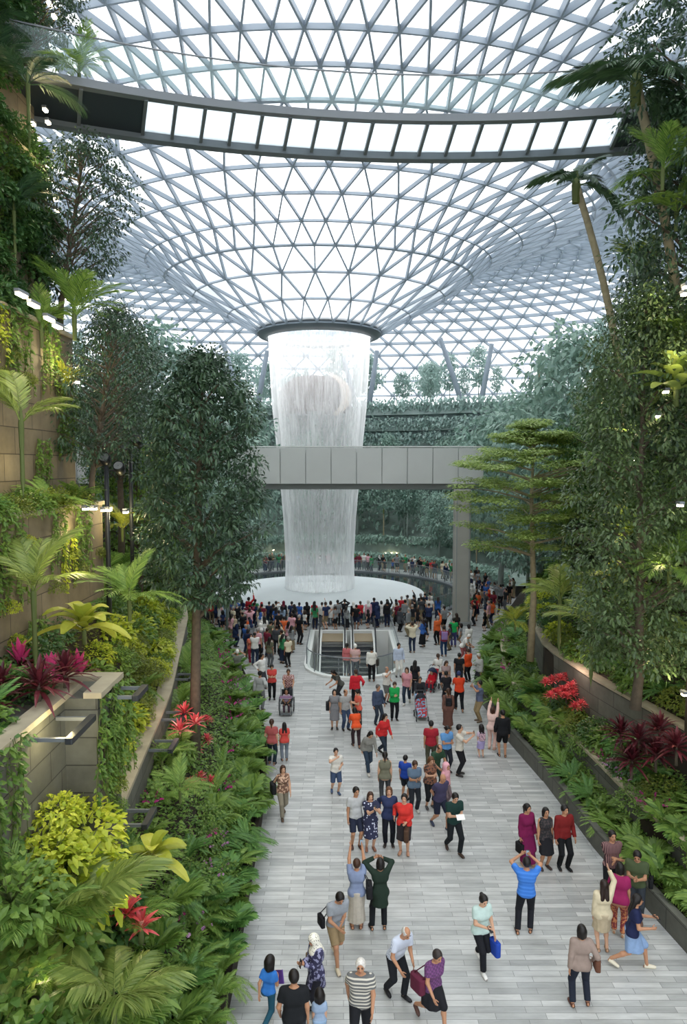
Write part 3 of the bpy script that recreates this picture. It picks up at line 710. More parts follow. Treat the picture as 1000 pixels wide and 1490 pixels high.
def hair_mesh(J, style, h):
    Hc, Rh, hs, u = J['head'], J['Rh'], J['hs'], J['u']; L = lambda x, y, z: Hc + Rh @ np.array([x, y, z]) * hs
    lo, hi = Hc - .2 * hs, Hc + .19 * hs
    if style in ('long', 'scarf', 'tail'): lo = lo - np.array([.06, .06, .34]) * hs; hi = hi + np.array([.06, .14, 0]) * hs
    P, o = gridfor(lo, hi, h)
    if style == 'scarf':
        d = ell(P, L(0, .01, .01), np.array([.098, .116, .128]) * hs, Rh)
        d = smin(d, capsule(P, L(0, .01, -.08), J['chest'] + u * .1 * J['s'], .085 * hs, .16 * J['s']), .05)
        d = np.maximum(d, -ell(P, L(0, -.11, -.012), np.array([.06, .07, .085]) * hs, Rh))
        return surfnet(d, o, h)
    g = .016 if style != 'thin' else .006
    d = ell(P, L(0, .014, .022), np.array([.077 + g, .095 + g, .1 + g]) * hs, Rh)
    cut = ell(P, L(0, -.105, -.02), np.array([.08, .078, .108]) * hs, Rh)
    d = np.maximum(d, -cut); d = np.maximum(d, (P - (L(0, .03, -.045) if style in ('short', 'thin', 'bun') else L(0, .03, -.07))) @ unit(Rh @ np.array([0, -.6 if style in ('short', 'thin', 'bun') else -.2, -1.0])))
    if style == 'thin': d = np.maximum(d, -ell(P, L(0, -.02, .12), np.array([.07, .085, .07]) * hs, Rh))
    if style == 'bob':
        e = smin(capsule(P, L(.06, .03, .0), L(.065, .03, -.1), .045 * hs, .035 * hs), capsule(P, L(-.06, .03, .0), L(-.065, .03, -.1), .045 * hs, .035 * hs), .03)
        e = smin(e, capsule(P, L(0, .06, .02), L(0, .065, -.1), .06 * hs, .05 * hs), .05); d = smin(d, e, .02)
    if style == 'long':
        b = J['neck'] - J['f'] * .09 * J['s'] - u * .14 * J['s']
        e = smin(capsule(P, L(.05, .05, .0), b + np.array([.055, 0, 0]), .05 * hs, .05 * J['s']), capsule(P, L(-.05, .05, .0), b - np.array([.055, 0, 0]), .05 * hs, .05 * J['s']), .05); d = smin(d, e, .02)
    if style == 'tail':
        d = smin(d, capsule(P, L(0, .11, .05), L(0, .13, -.02), .03 * hs, .036 * hs), .015); d = smin(d, capsule(P, L(0, .13, -.02), L(0, .11, -.2), .034 * hs, .014 * hs), .02)
    if style == 'bun': d = smin(d, ell(P, L(0, .115, .06), np.array([.045, .042, .042]) * hs), .012)
    return surfnet(d, o, h)
def top_mesh(J, kind, h):
    D = prim_sets(J); s = J['s']; u = J['u']; infl = .016 * s + .003
    prims = list(D['torso']); hem = {'tee': -.08, 'long': -.1, 'vest': -.07, 'tunic': -.3, 'jacket': -.14, 'dress': -.1}.get(kind, -.08)
    lo, hi = bounds(prims + D['uaL'] + D['uaR'] + (D['faL'] + D['faR'] if kind in ('long', 'jacket', 'tunic') else []), .06 * s)
    lo[2] -= .3 * s if kind == 'tunic' else 0
    P, o = gridfor(lo, hi, h); d = field(P, prims, .06 * s) - infl
    if kind == 'tunic': d = smin(d, capsule(P, J['P'] + u * .05 * s, J['P'] - np.array([0, 0, .32]) * s, .14 * s, .2 * s), .04)
    d = clip(d, P, J['P'] + u * hem * s, -u)
    d = clip(d, P, J['neck'] + u * .0 * s, u)
    for sd in 'LR':
        a, e, w = J['sh' + sd], J['el' + sd], J['wr' + sd]; a2 = a
        if kind == 'vest': continue
        t = .62 if kind in ('tee', 'dress') else 1
        e2 = a + (e - a) * t
        g = capsule(P, a2, e2, .052 * s + infl + .004, (.044 if t < 1 else .04) * s + infl + (.008 if t < 1 else 0)); ax = unit(e - a)
        if t < 1: g = clip(g, P, e2, ax)
        else:
            g2 = capsule(P, e, w, .04 * s + infl, .03 * s + infl); g2 = clip(g2, P, e + (w - e) * .94, unit(w - e)); g = smin(g, g2, .02)
        d = smin(d, g, .03)
    return surfnet(d, o, h)
def bottom_mesh(J, kind, h):
    D = prim_sets(J); s = J['s']; u = J['u']; infl = .014 * s + .004; P0 = J['P']
    if kind in ('skirt', 'longskirt', 'dress', 'longdress'):
        L = {'skirt': .42, 'dress': .46, 'longskirt': .74, 'longdress': .74}[kind] * s; b = P0 - np.array([0, 0, L]); b[1] = (J['knL'][1] + J['knR'][1]) / 2 * .6 + P0[1] * .4
        mid = (P0 + b) / 2; rb = {'skirt': .19, 'dress': .21, 'longskirt': .22, 'longdress': .22}[kind] * s
        pr = [(P0 + u * .1 * s - np.array([.04, 0, 0]) * s, P0 + u * .1 * s + np.array([.03, 0, 0]) * s, .1 * s, .1 * s), (P0 - np.array([.07, 0, 0]) * s, P0 + np.array([.07, 0, 0]) * s, .135 * s, .135 * s)]
        lo, hi = bounds(pr + [(b, b, rb + .06, rb + .06)], .03); P, o = gridfor(lo, hi, h)
        d = smin(field(P, pr, .05), capsule(P, P0, b, .14 * s, rb), .04)
        for sd in 'LR': d = smin(d, field(P, D['th' + sd], .02) - .03 * s, .03)
        ang = np.arctan2(P[..., 1] - P0[1], P[..., 0]); d = d + .006 * np.sin(ang * 11) * np.clip((P0[2] - P[..., 2]) / L, 0, 1)
        d = clip(d, P, b, np.array([0, 0, -1.0])); d = clip(d, P, P0 + u * .03 * s, u); return surfnet(d, o, h)
    end = {'trousers': 1, 'shorts': 0, 'capri': .55}[kind]
    pr = D['torso'][:2]; lo, hi = bounds(pr + D['thL'] + D['thR'] + D['snL'] + D['snR'], .05); P, o = gridfor(lo, hi, h)
    d = field(P, pr, .06 * s) - infl
    for sd in 'LR':
        th = D['th' + sd][0]; kn, an = J['kn' + sd], J['an' + sd]
        g = capsule(P, th[0], th[1], th[2] + infl, th[3] + infl + (.012 if end < 1 else 0))
        if end == 0: g = clip(g, P, th[0] + (th[1] - th[0]) * .92, unit(th[1] - th[0]))
        else:
            e2 = kn + (an - kn) * (.97 if end == 1 else .5); g = smin(g, clip(capsule(P, kn, an, .056 * s + infl, .047 * s + infl), P, e2, unit(an - kn)), .02)
        d = smin(d, g, .015)
    d = clip(d, P, P0 + u * .03 * s, u); return surfnet(d, o, h)
def shoe_mesh(J, sd, h):
    s = J['s']; a, t, hl = J['an' + sd], J['toe' + sd], J['heel' + sd]; dn = np.array([0, 0, -.012 * s])
    out = []
    d = unit(t - hl); L = np.linalg.norm(t - hl)
    x = np.array([1.0, 0, 0]); up = np.cross(x, d); up = up * np.sign(up[2] + 1e-6)
    st = [(-.045, .028, .05), (.0, .04, .062), (.35, .042, .06), (.75, .046, .045), (1.0, .042, .036), (1.2, .022, .022)]
    P = []
    for q, w, hh in st:
        c = hl + d * L * q
        P.append([c + (x * w * math.cos(b) + up * (hh * math.sin(b) if math.sin(b) > 0 else .036 * math.sin(b))) * s for b in np.linspace(0, 2 * PI, 11)])
    V, Q = grid(np.array(P)); return V, Q[:, ::-1]
CM = {}
def cloth(c, pat=None, c2='#dddddd', sc=30):
    key = (c, pat, c2, sc)
    if key in CM: return CM[key]
    if pat is None: m = plain('cloth', c, .85, spec=.2, noise=.08, nscale=14)
    else:
        m, nt, N, Lk = newmat('patterned_cloth'); o = N.new('ShaderNodeOutputMaterial'); b = N.new('ShaderNodeBsdfPrincipled'); b.inputs['Roughness'].default_value = .85; Lk.new(b.outputs[0], o.inputs[0])
        t = N.new('ShaderNodeTexCoord'); r = N.new('ShaderNodeValToRGB'); r.color_ramp.interpolation = 'CONSTANT'; r.color_ramp.elements[0].color = (*hexc(c), 1); r.color_ramp.elements[1].color = (*hexc(c2), 1)
        if pat in ('stripe', 'vstripe', 'rib'):
            x = N.new('ShaderNodeTexWave'); x.bands_direction = 'X' if pat == 'vstripe' else 'Z'; x.inputs['Scale'].default_value = sc; r.color_ramp.elements[1].position = .62 if pat != 'rib' else .8; Lk.new(x.outputs['Fac'], r.inputs[0])
        elif pat == 'check': x = N.new('ShaderNodeTexChecker'); x.inputs['Scale'].default_value = sc; Lk.new(x.outputs['Fac'], r.inputs[0]); r.color_ramp.elements[1].position = .5
        elif pat == 'dot':
            x = N.new('ShaderNodeTexVoronoi'); x.inputs['Scale'].default_value = sc; Lk.new(x.outputs['Distance'], r.inputs[0]); r.color_ramp.elements[1].position = .27
            r.color_ramp.elements[0].color, r.color_ramp.elements[1].color = (*hexc(c2), 1), (*hexc(c), 1)
        else: x = N.new('ShaderNodeTexNoise'); x.inputs['Scale'].default_value = sc; x.inputs['Detail'].default_value = 2; Lk.new(x.outputs[0], r.inputs[0]); r.color_ramp.elements[1].position = .53
        Lk.new(t.outputs['Object'], x.inputs['Vector']); Lk.new(r.outputs[0], b.inputs['Base Color'])
    CM[key] = m; return m
SKIN = [plain('skin_light', '#c99a7c', .55, spec=.35), plain('skin_tan', '#b17f5f', .55, spec=.35), plain('skin_brown', '#8a5d44', .55, spec=.35)]
M_eye = plain('eye_dark', '#1c120e', .4); M_lip = plain('lips', '#8c4a42', .5)
def hairmat(c): return CM.setdefault(('hair', c), plain('hair', c, .5, spec=.3, noise=.2, nscale=40))
BLK, GREY = '#15110f', '#b9b6b0'
def person(x, y, H, face, label, fem=0, hair=('short', BLK), top=('tee', '#888888'), bot=('trousers', '#222222'), shoe='#2a2523', pose='stand', skin=0, h=None, group=None, z=0.0, **ov):
    ps = dict(POSES[pose]); ps.update(ov); J = skeleton(H, fem, ps)
    dist = math.hypot(x, y, CZ); h = h or (.0155 if dist < 24 else .019 if dist < 31 else .024 if dist < 40 else .03)
    if H < 1.3: h *= .85
    V, Q, mi = body_mesh(J, h, dist < 40)
    o = obj('person', (V, Q), [SKIN[skin], M_eye, M_lip], None, True, mi); o.location = (x, y, z); o.rotation_euler = (0, 0, math.radians(face))
    tag(o, label, 'person', group)
    def part(nm, vq, m): return obj(nm, vq, m, o, True)
    if hair[0] != 'bald': part('headscarf' if hair[0] == 'scarf' else 'hair', hair_mesh(J, hair[0], min(h, .018)), cloth(*hair[1:]) if hair[0] == 'scarf' else hairmat(hair[1]))
    tc = cloth(*top[1:]); 
    part({'tee': 'shirt', 'long': 'shirt', 'vest': 'blouse', 'tunic': 'tunic', 'jacket': 'jacket', 'dress': 'bodice'}[top[0]], top_mesh(J, top[0], h), tc)
    part({'longskirt': 'skirt', 'longdress': 'skirt', 'dress': 'skirt', 'capri': 'trousers'}.get(bot[0], bot[0]), bottom_mesh(J, bot[0], h), cloth(*bot[1:]))
    sm = CM.setdefault(('shoe', shoe), plain('shoe_leather', shoe, .5))
    for sd in 'LR': part('shoe', shoe_mesh(J, sd, h), sm)
    o['_'] = 0; del o['_']
    return o, J
def world(o, p): return np.array(o.location) + Rz(o.rotation_euler[2]) @ np.asarray(p)
# things people carry: top-level, held in the hand or on the shoulder
M_phone = plain('phone_case', '#1b1c20', .3); M_screen = plain('phone_screen', '#9fb6c8', .2)
def phone(o, J, sd, label, flat=False):
    w = J['wr' + sd] + unit(J['wr' + sd] - J['el' + sd]) * .085 * J['s']
    c = world(o, w); t = obj('phone', rbox((0, 0, .0), .075, .011, .155, .004), M_phone, None); t.location = tuple(c); t.rotation_euler = (-1.1 if flat else -.2, 0, o.rotation_euler[2]); tag(t, label, 'phone')
    obj('screen', box(-.033, .033, .0056, .0066, -.068, .068), M_screen, t); return t
def bag(o, J, sd, label, col, kind='shoulder', size=(.34, .14, .28)):
    s = J['s']; k = 1 if sd == 'L' else -1
    if kind == 'shoulder': p = J['hip' + sd] + np.array([k * .2, .06, .1]) * s; topz = J['sh' + sd] + np.array([k * .0, .0, .07 * s])
    elif kind == 'hand': p = J['wr' + sd] + np.array([k * .02, 0, -.09 * s - size[2] / 2 - .06]); topz = J['wr' + sd] + np.array([k * .0, 0, -.06 * s])
    else: p = J['chest'] - J['f'] * .2 * s - J['u'] * .03 * s; topz = None
    m = cloth(col) if not isinstance(col, tuple) else cloth(*col)
    t = obj({'back': 'backpack', 'hand': 'handbag'}.get(kind, 'shoulder_bag'), rbox((0, 0, 0), size[1] if kind != 'back' else size[0], size[0] if kind != 'back' else size[1], size[2], min(size) * .35), m, None, True)
    t.location = tuple(world(o, p)); t.rotation_euler = (0, 0, o.rotation_euler[2]); tag(t, label, 'bag')
    if kind == 'back':
        for q in (-1, 1):
            S = J['sh' + ('L' if q > 0 else 'R')]; a = S - p; a = np.array([a[0] * .75, a[1], a[2] + .075 * s])
            obj('strap', tube([(q * .1, 0, .1), a + np.array([0, .04, 0]), a + np.array([0, -.11, -.06]), (q * .13, -.3 * s, -.05), (q * .14, -.12, -.12)], .014, 5), m, t, True)
        obj('front_pocket', rbox((0, size[1] / 2 + .02, -size[2] * .18), size[0] * .75, .05, size[2] * .45, .02), m, t, True)
    else:
        a = topz - p; hw = size[0] * .38
        obj('strap' if kind == 'shoulder' else 'handle', tube([(0, -hw, size[2] * .42), tuple(a * np.array([1, 1, .9]) + np.array([0, -.05, 0])), tuple(a), tuple(a * np.array([1, 1, .9]) + np.array([0, .05, 0])), (0, hw, size[2] * .42)], .011, 5), m, t, True)
    return t
# ------------------------------------------------------------------ the people one can single out
def at_feet(px, py): p = onz(px, py, 0); return p[0], p[1]
def at_head(px, py, H): p = onz(px, py, H); return p[0], p[1]
F, Hd = at_feet, at_head
BR = '#3a2418'
o, J = person(*F(392, 1484), 1.22, 160, 'girl in blue T-shirt and teal leggings walking beside left ferns with purple book', 1, ('bob', BLK), ('tee', '#2f6fc0'), ('trousers', '#1f4a5c'), '#b04a6a', 'stride', 1, armR=(-.02, .26, -.28))
t = obj('book', rbox((0, 0, 0), .17, .03, .23, .008), plain('purple_cover', '#5a3a86', .5), None); t.location = tuple(world(o, J['wrR'] + np.array([0, -.09, -.05]))); t.rotation_euler = (.3, .4, 2.6); tag(t, 'purple book carried by the girl in blue', 'book'); obj('pages', box(-.078, .087, -.012, .012, -.11, .119), plain('paper', '#e8e4d8'), t)
person(*Hd(428, 1411, 1.72), 1.72, 182, 'man in plain black T-shirt seen from behind at bottom edge of picture', 0, ('short', BLK), ('tee', '#15171a'), ('trousers', '#23262c'), pose='relaxed', skin=1, fat=1.1)
o, J = person(*Hd(459, 1357, 1.58), 1.58, -60, 'woman in leopard print headscarf and dark floral tunic holding a phone', 1, ('scarf', '#e9e4d3', 'dot', '#3a2f26', 34), ('tunic', '#2c2a4a', 'blob', '#8f8fb0', 16), ('trousers', '#22222a'), pose='twohand', skin=1)
phone(o, J, 'R', 'purple-lit phone held by the woman in the leopard print headscarf')
bag(o, J, 'R', 'brown bag on the arm of the woman in leopard headscarf', '#6b5a44', size=(.26, .1, .22))
person(*Hd(465, 1442, 1.02), 1.02, 185, 'small child with black bob in pale blue between the black T-shirt man and scarf', 1, ('bob', BLK), ('tee', '#8ea3bd'), ('skirt', '#8ea9c8'), pose='stand')
person(*Hd(525, 1392, 1.7), 1.7, -4, 'elderly white haired man in grey striped polo shirt walking towards camera', 0, ('short', '#cfcac2'), ('tee', '#5b5c5c', 'stripe', '#c9c3b4', 5.0), ('trousers', '#15161a'), pose='walk', skin=1, fat=1.12, lean=3)
person(*F(579, 1452), 1.66, 35, 'bald old man in pale blue shirt bending forward as he walks', 0, ('thin', GREY), ('tee', '#aab4c8', 'vstripe', '#d7dce6', 26), ('trousers', '#1b1d22'), '#15151a', 'bend', 1, lean=26, armL=(-.12, .26, -.36), armR=(.02, .2, -.46))
o, J = person(*F(630, 1492), 1.58, 32, 'short haired woman in purple check shirt and dark skirt near bottom of picture', 1, ('short', '#2b2422'), ('tee', '#4f2a55', 'check', '#6a3a6c', 26), ('skirt', '#1a1a1e'), '#4a2f28', 'stride', 1, lean=12, fat=1.08, head=(14, 0))
bag(o, J, 'R', 'maroon bag on the shoulder of the purple shirt woman', '#571f33')
o, J = person(*F(490, 1402), 1.7, 25, 'man in grey T-shirt and khaki shorts with black sling bag looking down', 0, ('short', BLK), ('tee', '#8b9096'), ('shorts', '#8f7a5a'), '#cdbfa6', 'walk', 1, lean=14, head=(28, 0), armL=(-.2, .24, -.26), armR=(-.1, .26, -.36), fat=1.05)
bag(o, J, 'R', 'black sling bag across the man in grey T-shirt and khaki shorts', '#141518', size=(.26, .09, .2))
o, J = person(*F(519, 1349), 1.6, 182, 'woman in blue-grey top and long beige skirt raising a phone overhead', 1, ('short', BR), ('tee', '#7b88a6'), ('longskirt', '#b9b0a2'), '#7a4a36', 'high', 1)
phone(o, J, 'R', 'phone held overhead by the woman in long beige skirt'); bag(o, J, 'R', 'black shoulder bag of the woman in long beige skirt', '#1d1d20')
person(*F(553, 1350), 1.62, 186, 'woman in dark green tunic and black trousers shading her eyes with both hands', 1, ('bob', BLK), ('tunic', '#1d2b22'), ('trousers', '#14161a'), '#2a2523', 'visor', 1, legL=(.1, 0, 0))
person(*F(518, 1233), 1.68, 15, 'man in pale grey T-shirt posing at left end of the selfie group', 0, ('short', BLK), ('tee', '#b2b3b3'), ('shorts', '#23283a'), '#4a2f28', 'relaxed', 1)
o, J = person(*F(539, 1237), 1.6, 8, 'woman in navy dotted dress holding the selfie phone', 1, ('long', BR), ('dress', '#1b1f3c', 'dot', '#cfd3e6', 14), ('dress', '#1b1f3c', 'dot', '#cfd3e6', 14), '#8a5d4a', 'twohand', 0, armL=(-.05, .36, -.02), armR=(-.2, .36, -.05), head=(4, 0), fat=1.1)
phone(o, J, 'L', 'white phone of the woman in navy dotted dress')
person(*F(566, 1231), 1.64, -4, 'brown haired woman in navy cardigan with blue scarf in the selfie group', 1, ('bob', '#5a3a26'), ('jacket', '#2a3354'), ('trousers', '#15171f'), pose='hip', skin=0)
o, J = person(*F(588, 1243), 1.64, -12, 'woman in red top and black jacket at right end of selfie group', 1, ('tail', BLK), ('jacket', '#c8302a'), ('skirt', '#2a2528'), '#b98a70', 'hip', 0, armL=(-.08, .22, -.36))
bag(o, J, 'L', 'large flat brown handbag of the woman in red top', '#4a3528', 'hand', (.4, .12, .3))
o, J = person(*F(412, 1188), 1.58, 20, 'woman in brown patterned blouse and khaki trousers walking beside left planting', 1, ('bob', BR), ('vest', '#6a4a3a', 'blob', '#c9a58a', 18), ('trousers', '#7d7565'), '#4a3a2a', 'walk', 0)
bag(o, J, 'R', 'black bag on the shoulder of the khaki trousers woman', '#17181a')
person(*F(489, 1156), 1.5, 12, 'boy in white T-shirt and navy shorts with hand at his chin', 0, ('short', BLK), ('tee', '#d9d5cb'), ('shorts', '#3a4a66'), '#3a5070', 'chin', 0, legR=(0, -.2, .04))
person(*F(396, 1112), 1.6, 172, 'woman in rose pink top and dark jeans seen from behind by left planting', 1, ('tail', BR), ('tee', '#a3504f'), ('trousers', '#23303a'), pose='relaxed', skin=0)
person(*F(414, 1106), 1.35, 190, 'girl with long dark hair in coral red top beside woman in rose pink', 1, ('long', BLK), ('tee', '#c6463f'), ('trousers', '#6f7782'), pose='stand', skin=0)
person(*F(536, 1124), 1.6, 20, 'woman in grey sweater and jeans stooping as she walks', 1, ('long', BLK), ('long', '#83827c'), ('trousers', '#2c3a4a'), '#cfcac2', 'walk', 0, lean=24, head=(20, 0))
person(*F(558, 1100), 1.6, 38, 'long haired woman in bright red cardigan and jeans walking right', 1, ('long', BLK), ('long', '#c22a2c'), ('trousers', '#27303c'), pose='walk', skin=0, lean=12)
person(*F(518, 1086), 1.5, 190, 'person in orange-red top bending over behind the grey sweater woman', 1, ('bob', BLK), ('tee', '#d24a22'), ('trousers', '#33262a'), pose='bend', skin=1)
person(*F(560, 1168), 1.6, 178, 'woman in olive waistcoat with tied back hair facing away', 1, ('tail', BLK), ('vest', '#6b6a58'), ('trousers', '#3a3c40'), pose='stand', skin=0)
person(*F(590, 1163), 1.4, 150, 'boy in royal blue T-shirt behind selfie group', 0, ('short', BLK), ('tee', '#1f3f9a'), ('shorts', '#20242c'), pose='stand', skin=1)
o, J = person(*F(603, 1182), 1.6, 10, 'woman in slate blue loose top looking down at her phone', 1, ('tail', BR), ('tee', '#56697e'), ('trousers', '#22262c'), '#cfcac2', 'twohand', 1, fat=1.1)
phone(o, J, 'R', 'phone held by the woman in slate blue top', True)
person(*F(626, 1176), 1.62, 18, 'woman in brown patterned top and black trousers with light sunglasses on hair', 1, ('bob', '#5a3a22'), ('vest', '#7a4d38', 'blob', '#26201e', 16), ('capri', '#17181b'), '#3a3a3a', 'twohand', 0, fat=1.08)
person(*F(634, 1152), 1.66, 30, 'man in dark green T-shirt leaning over with bowed head', 0, ('thin', BR), ('tee', '#27412f'), ('trousers', '#2a3a38'), pose='bend', skin=1, lean=20)
person(*F(649, 1172), 1.3, 40, 'child in pink headscarf and pink top behind the bald man', 1, ('scarf', '#e0a3ad'), ('long', '#d5979f'), ('trousers', '#6a5a5e'), pose='stand', skin=1)
person(*F(641, 1205), 1.66, 28, 'bald man in dark purple T-shirt with hands behind back striding', 0, ('bald', BLK), ('tee', '#3c3852'), ('shorts', '#1c2030'), '#2b3348', 'behind', 1, fat=1.08)
o, J = person(*F(661, 1241), 1.7, 14, 'man in dark green shirt and black trousers reading a white leaflet', 0, ('short', BLK), ('tee', '#16302c'), ('trousers', '#15191c'), '#3a2a22', 'twohand', 0, legR=(0, -.26, .05), legL=(0, .2, 0))
t = obj('leaflet', box(-.11, .11, -.004, .004, -.075, .075), plain('white_paper', '#eceae4', .7), None); t.location = tuple(world(o, (J['wrL'] + J['wrR']) / 2 + np.array([0, -.12, .05]))); t.rotation_euler = (-.9, 0, .2); tag(t, 'white leaflet held by the man in dark green shirt', 'paper')
person(*F(627, 1118), 1.66, 176, 'man in crimson T-shirt and olive trousers seen from behind', 0, ('short', BLK), ('tee', '#97202c'), ('trousers', '#4a4a3a'), pose='stand', skin=1, fat=1.05)
person(*F(650, 1124), 1.62, 24, 'man in sky blue polo shirt looking at his hands', 0, ('short', BLK), ('tee', '#5b8fc6'), ('trousers', '#23262e'), pose='twohand', skin=1)
o, J = person(*F(669, 1128), 1.72, 70, 'man in cream T-shirt and black trousers photographing with raised phone', 0, ('short', BLK), ('tee', '#c9c3b6'), ('trousers', '#17181c'), pose='photo', skin=0, armR=(-.12, .42, 0), armL=(-.05, .42, .06), fat=1.05)
phone(o, J, 'L', 'black phone raised by the man in cream T-shirt')
o, J = person(*F(700, 1101), 1.12, 184, 'little girl in lilac skirt with long black hair seen from behind', 1, ('long', BLK), ('tee', '#c9b6c8'), ('skirt', '#a79ac8'), '#b9a0a0', 'stand', 0)
bag(o, J, 'L', 'small pink backpack worn by the little girl in lilac skirt', ('#c7a3ae', 'blob', '#6a5a66', 20), 'back', (.2, .1, .22))
o, J = person(*F(716, 1090), 1.56, 150, 'woman in pale pink lifting her arms to take a photo beside planting', 1, ('bob', BR), ('long', '#e2bfb4'), ('trousers', '#d8b3a6'), '#c9a08e', 'high', 0, lean=8)
person(*F(731, 1101), 1.7, 176, 'man in black shirt and black knee shorts beside right planter', 0, ('short', BLK), ('long', '#16171a'), ('shorts', '#121316'), '#17181a', 'relaxed', 1, fat=1.06)
o, J = person(*F(697, 1050), 1.68, -80, 'man in blue-grey polo and khaki trousers at right planter edge using phone', 0, ('short', BLK), ('tee', '#565f78'), ('trousers', '#8d7a58'), '#6a5a4a', 'photo', 1, fat=1.06)
o, J = person(*F(652, 1061), 1.62, 178, 'woman in long brown dress seen from behind', 1, ('tail', BR), ('long', '#6b4a40'), ('longdress', '#5f4038'), '#3a2a26', 'stand', 1)
bag(o, J, 'L', 'small black backpack worn by the woman in long brown dress', '#1b1c20', 'back', (.24, .12, .28))
person(*F(668, 1034), 1.7, 182, 'man in orange-red T-shirt with dark blue hair cover pushing forward', 0, ('short', '#1f2f5a'), ('tee', '#cf3d1e'), ('trousers', '#17191e'), pose='push', skin=1, fat=1.12)
person(*F(650, 1030), 1.6, 185, 'woman in black top stooping left of the orange-red T-shirt man', 1, ('tail', BLK), ('tee', '#1a1b1f'), ('trousers', '#1f2026'), pose='bend', skin=1, lean=16)
person(*F(574, 1048), 1.6, 4, 'woman in bright green shirt and black trousers facing the camera', 1, ('short', BR), ('long', '#1f9a4a'), ('trousers', '#121418'), '#22201f', 'twohand', 0, fat=1.05)
o, J = person(*F(550, 1054), 1.62, 30, 'man in dark blue jacket with grey hair standing with a bag', 0, ('short', '#5b5653'), ('jacket', '#3c4860'), ('trousers', '#2a323e'), '#22201f', 'relaxed', 1)
bag(o, J, 'L', 'dark bag carried by the man in dark blue jacket', '#20242e', size=(.3, .1, .26))
person(*F(563, 1023), 1.6, 40, 'man in white T-shirt and grey shorts with hand raised to face', 0, ('thin', '#77706a'), ('tee', '#dcd8d0'), ('shorts', '#5f5f5c'), '#3a3a3a', 'chin', 1, fat=1.08)
o, J = person(*F(487, 1061), 1.58, 2, 'woman in short grey dress with black bag in central group', 1, ('bob', BLK), ('dress', '#77777a'), ('dress', '#737376'), '#22201f', 'stand', 0)
bag(o, J, 'R', 'black bag hanging from the woman in short grey dress', '#17181b')
person(*F(503, 1062), 1.62, 25, 'man in pale grey T-shirt and jeans next to the grey dress woman', 0, ('thin', BR), ('tee', '#9a9a98'), ('trousers', '#33425c'), '#22201f', 'relaxed', 1)
person(*F(521, 1060), 1.58, -70, 'woman in coral top and black spotted skirt reaching left', 1, ('tail', BLK), ('tee', '#d5604e'), ('longskirt', '#1d1d20', 'dot', '#b9a9a0', 20), '#3a2a26', 'twohand', 0)
person(*F(518, 1030), 1.66, 184, 'person in red jacket and dark trousers seen from behind by escalator', 0, ('short', BR), ('jacket', '#c3222e'), ('trousers', '#1a1b20'), pose='hip', skin=1)
person(*F(493, 1022), 1.62, -60, 'woman in dark grey top bending left near the escalator', 1, ('long', BLK), ('tee', '#4c4d48'), ('trousers', '#2a2c30'), pose='bend', skin=1)
person(*F(379, 1034), 1.7, 165, 'man in light grey suit jacket standing near left planting', 0, ('short', BLK), ('jacket', '#a3a4a4'), ('trousers', '#6f7072'), '#17181a', 'hip', 1)
person(*F(396, 1018), 1.6, 6, 'woman in coral red blouse and black trousers beside wheelchair', 1, ('tail', BLK), ('tee', '#c8443e'), ('trousers', '#17181c'), '#22201f', 'twohand', 0)
wx, wy = F(417, 1036)
person(wx, wy, 1.2, 4, 'child in striped top seated in the wheelchair', 1, ('bob', BLK), ('tee', '#c8b0b4', 'stripe', '#4a4f7a', 8), ('trousers', '#4a3a44'), '#6a3a3a', 'sit', 1)
person(wx + .02, wy + .85, 1.64, 6, 'person in maroon check shirt pushing the wheelchair', 0, ('short', BR), ('tee', '#7a2430', 'check', '#c9b0a8', 20), ('trousers', '#3a3c44'), pose='push', skin=1)
person(*F(382, 1003), 1.66, 60, 'man in white shirt behind the grey suit man', 0, ('short', BLK), ('long', '#e3e2de'), ('trousers', '#3a3c42'), pose='hip', skin=1)
person(*F(346, 996), 1.68, 176, 'man in white cap and grey-green clothes at left planting edge', 0, ('short', '#dcdad2'), ('tee', '#71756c'), ('trousers', '#6d7068'), '#3a3a36', 'photo', 1)
person(*F(366, 965), 1.58, 8, 'woman in orange-pink T-shirt and maroon trousers walking down left side', 1, ('long', BLK), ('tee', '#e0725e'), ('trousers', '#7a1f30'), '#d9d5cb', 'walk', 0)
person(*F(517, 986), 1.66, 178, 'person in red and white striped top and white cap before the right escalator', 0, ('short', '#e6e3da'), ('tee', '#b04a4c', 'stripe', '#e6e0d8', 9), ('trousers', '#3a3f4c'), pose='stand', skin=1, fat=1.05)
person(*F(505, 982), 1.58, 170, 'woman in dusty pink top beside the striped top person', 1, ('tail', BLK), ('long', '#c56a6c'), ('trousers', '#4a4a54'), pose='stand', skin=0)
o, J = person(*F(541, 991), 1.66, 174, 'man in white shirt and black trousers at right of the escalator', 0, ('short', BLK), ('long', '#dedcd2'), ('trousers', '#17181c'), '#17181a', 'stand', 1)
bag(o, J, 'R', 'dark shoulder bag of the white shirt man by the escalator', '#2c2824')
person(*F(580, 985), 1.68, 12, 'man in light blue shirt and white trousers right of the escalator', 0, ('short', BLK), ('long', '#b6c2d6'), ('trousers', '#d6d2ca'), pose='relaxed', skin=1)
person(*F(592, 1024), 1.64, -14, 'woman in pink T-shirt and dark blue jeans with a black sash', 1, ('bob', BR), ('tee', '#c98a92'), ('trousers', '#26303f'), '#d9d5cb', 'walk', 0)
person(*F(604, 1012), 1.6, 160, 'woman in black behind the pink T-shirt woman', 1, ('long', BLK), ('tee', '#1b1c20'), ('trousers', '#1e2026'), pose='stand', skin=0)
sx, sy = F(613, 1046)
person(sx + .02, sy + .85, 1.55, 4, 'person in dark clothes pushing the colourful stroller', 0, ('short', '#3a3531'), ('long', '#26282c'), ('trousers', '#202226'), pose='push', skin=1)
rx, ry = F(628, 1004)
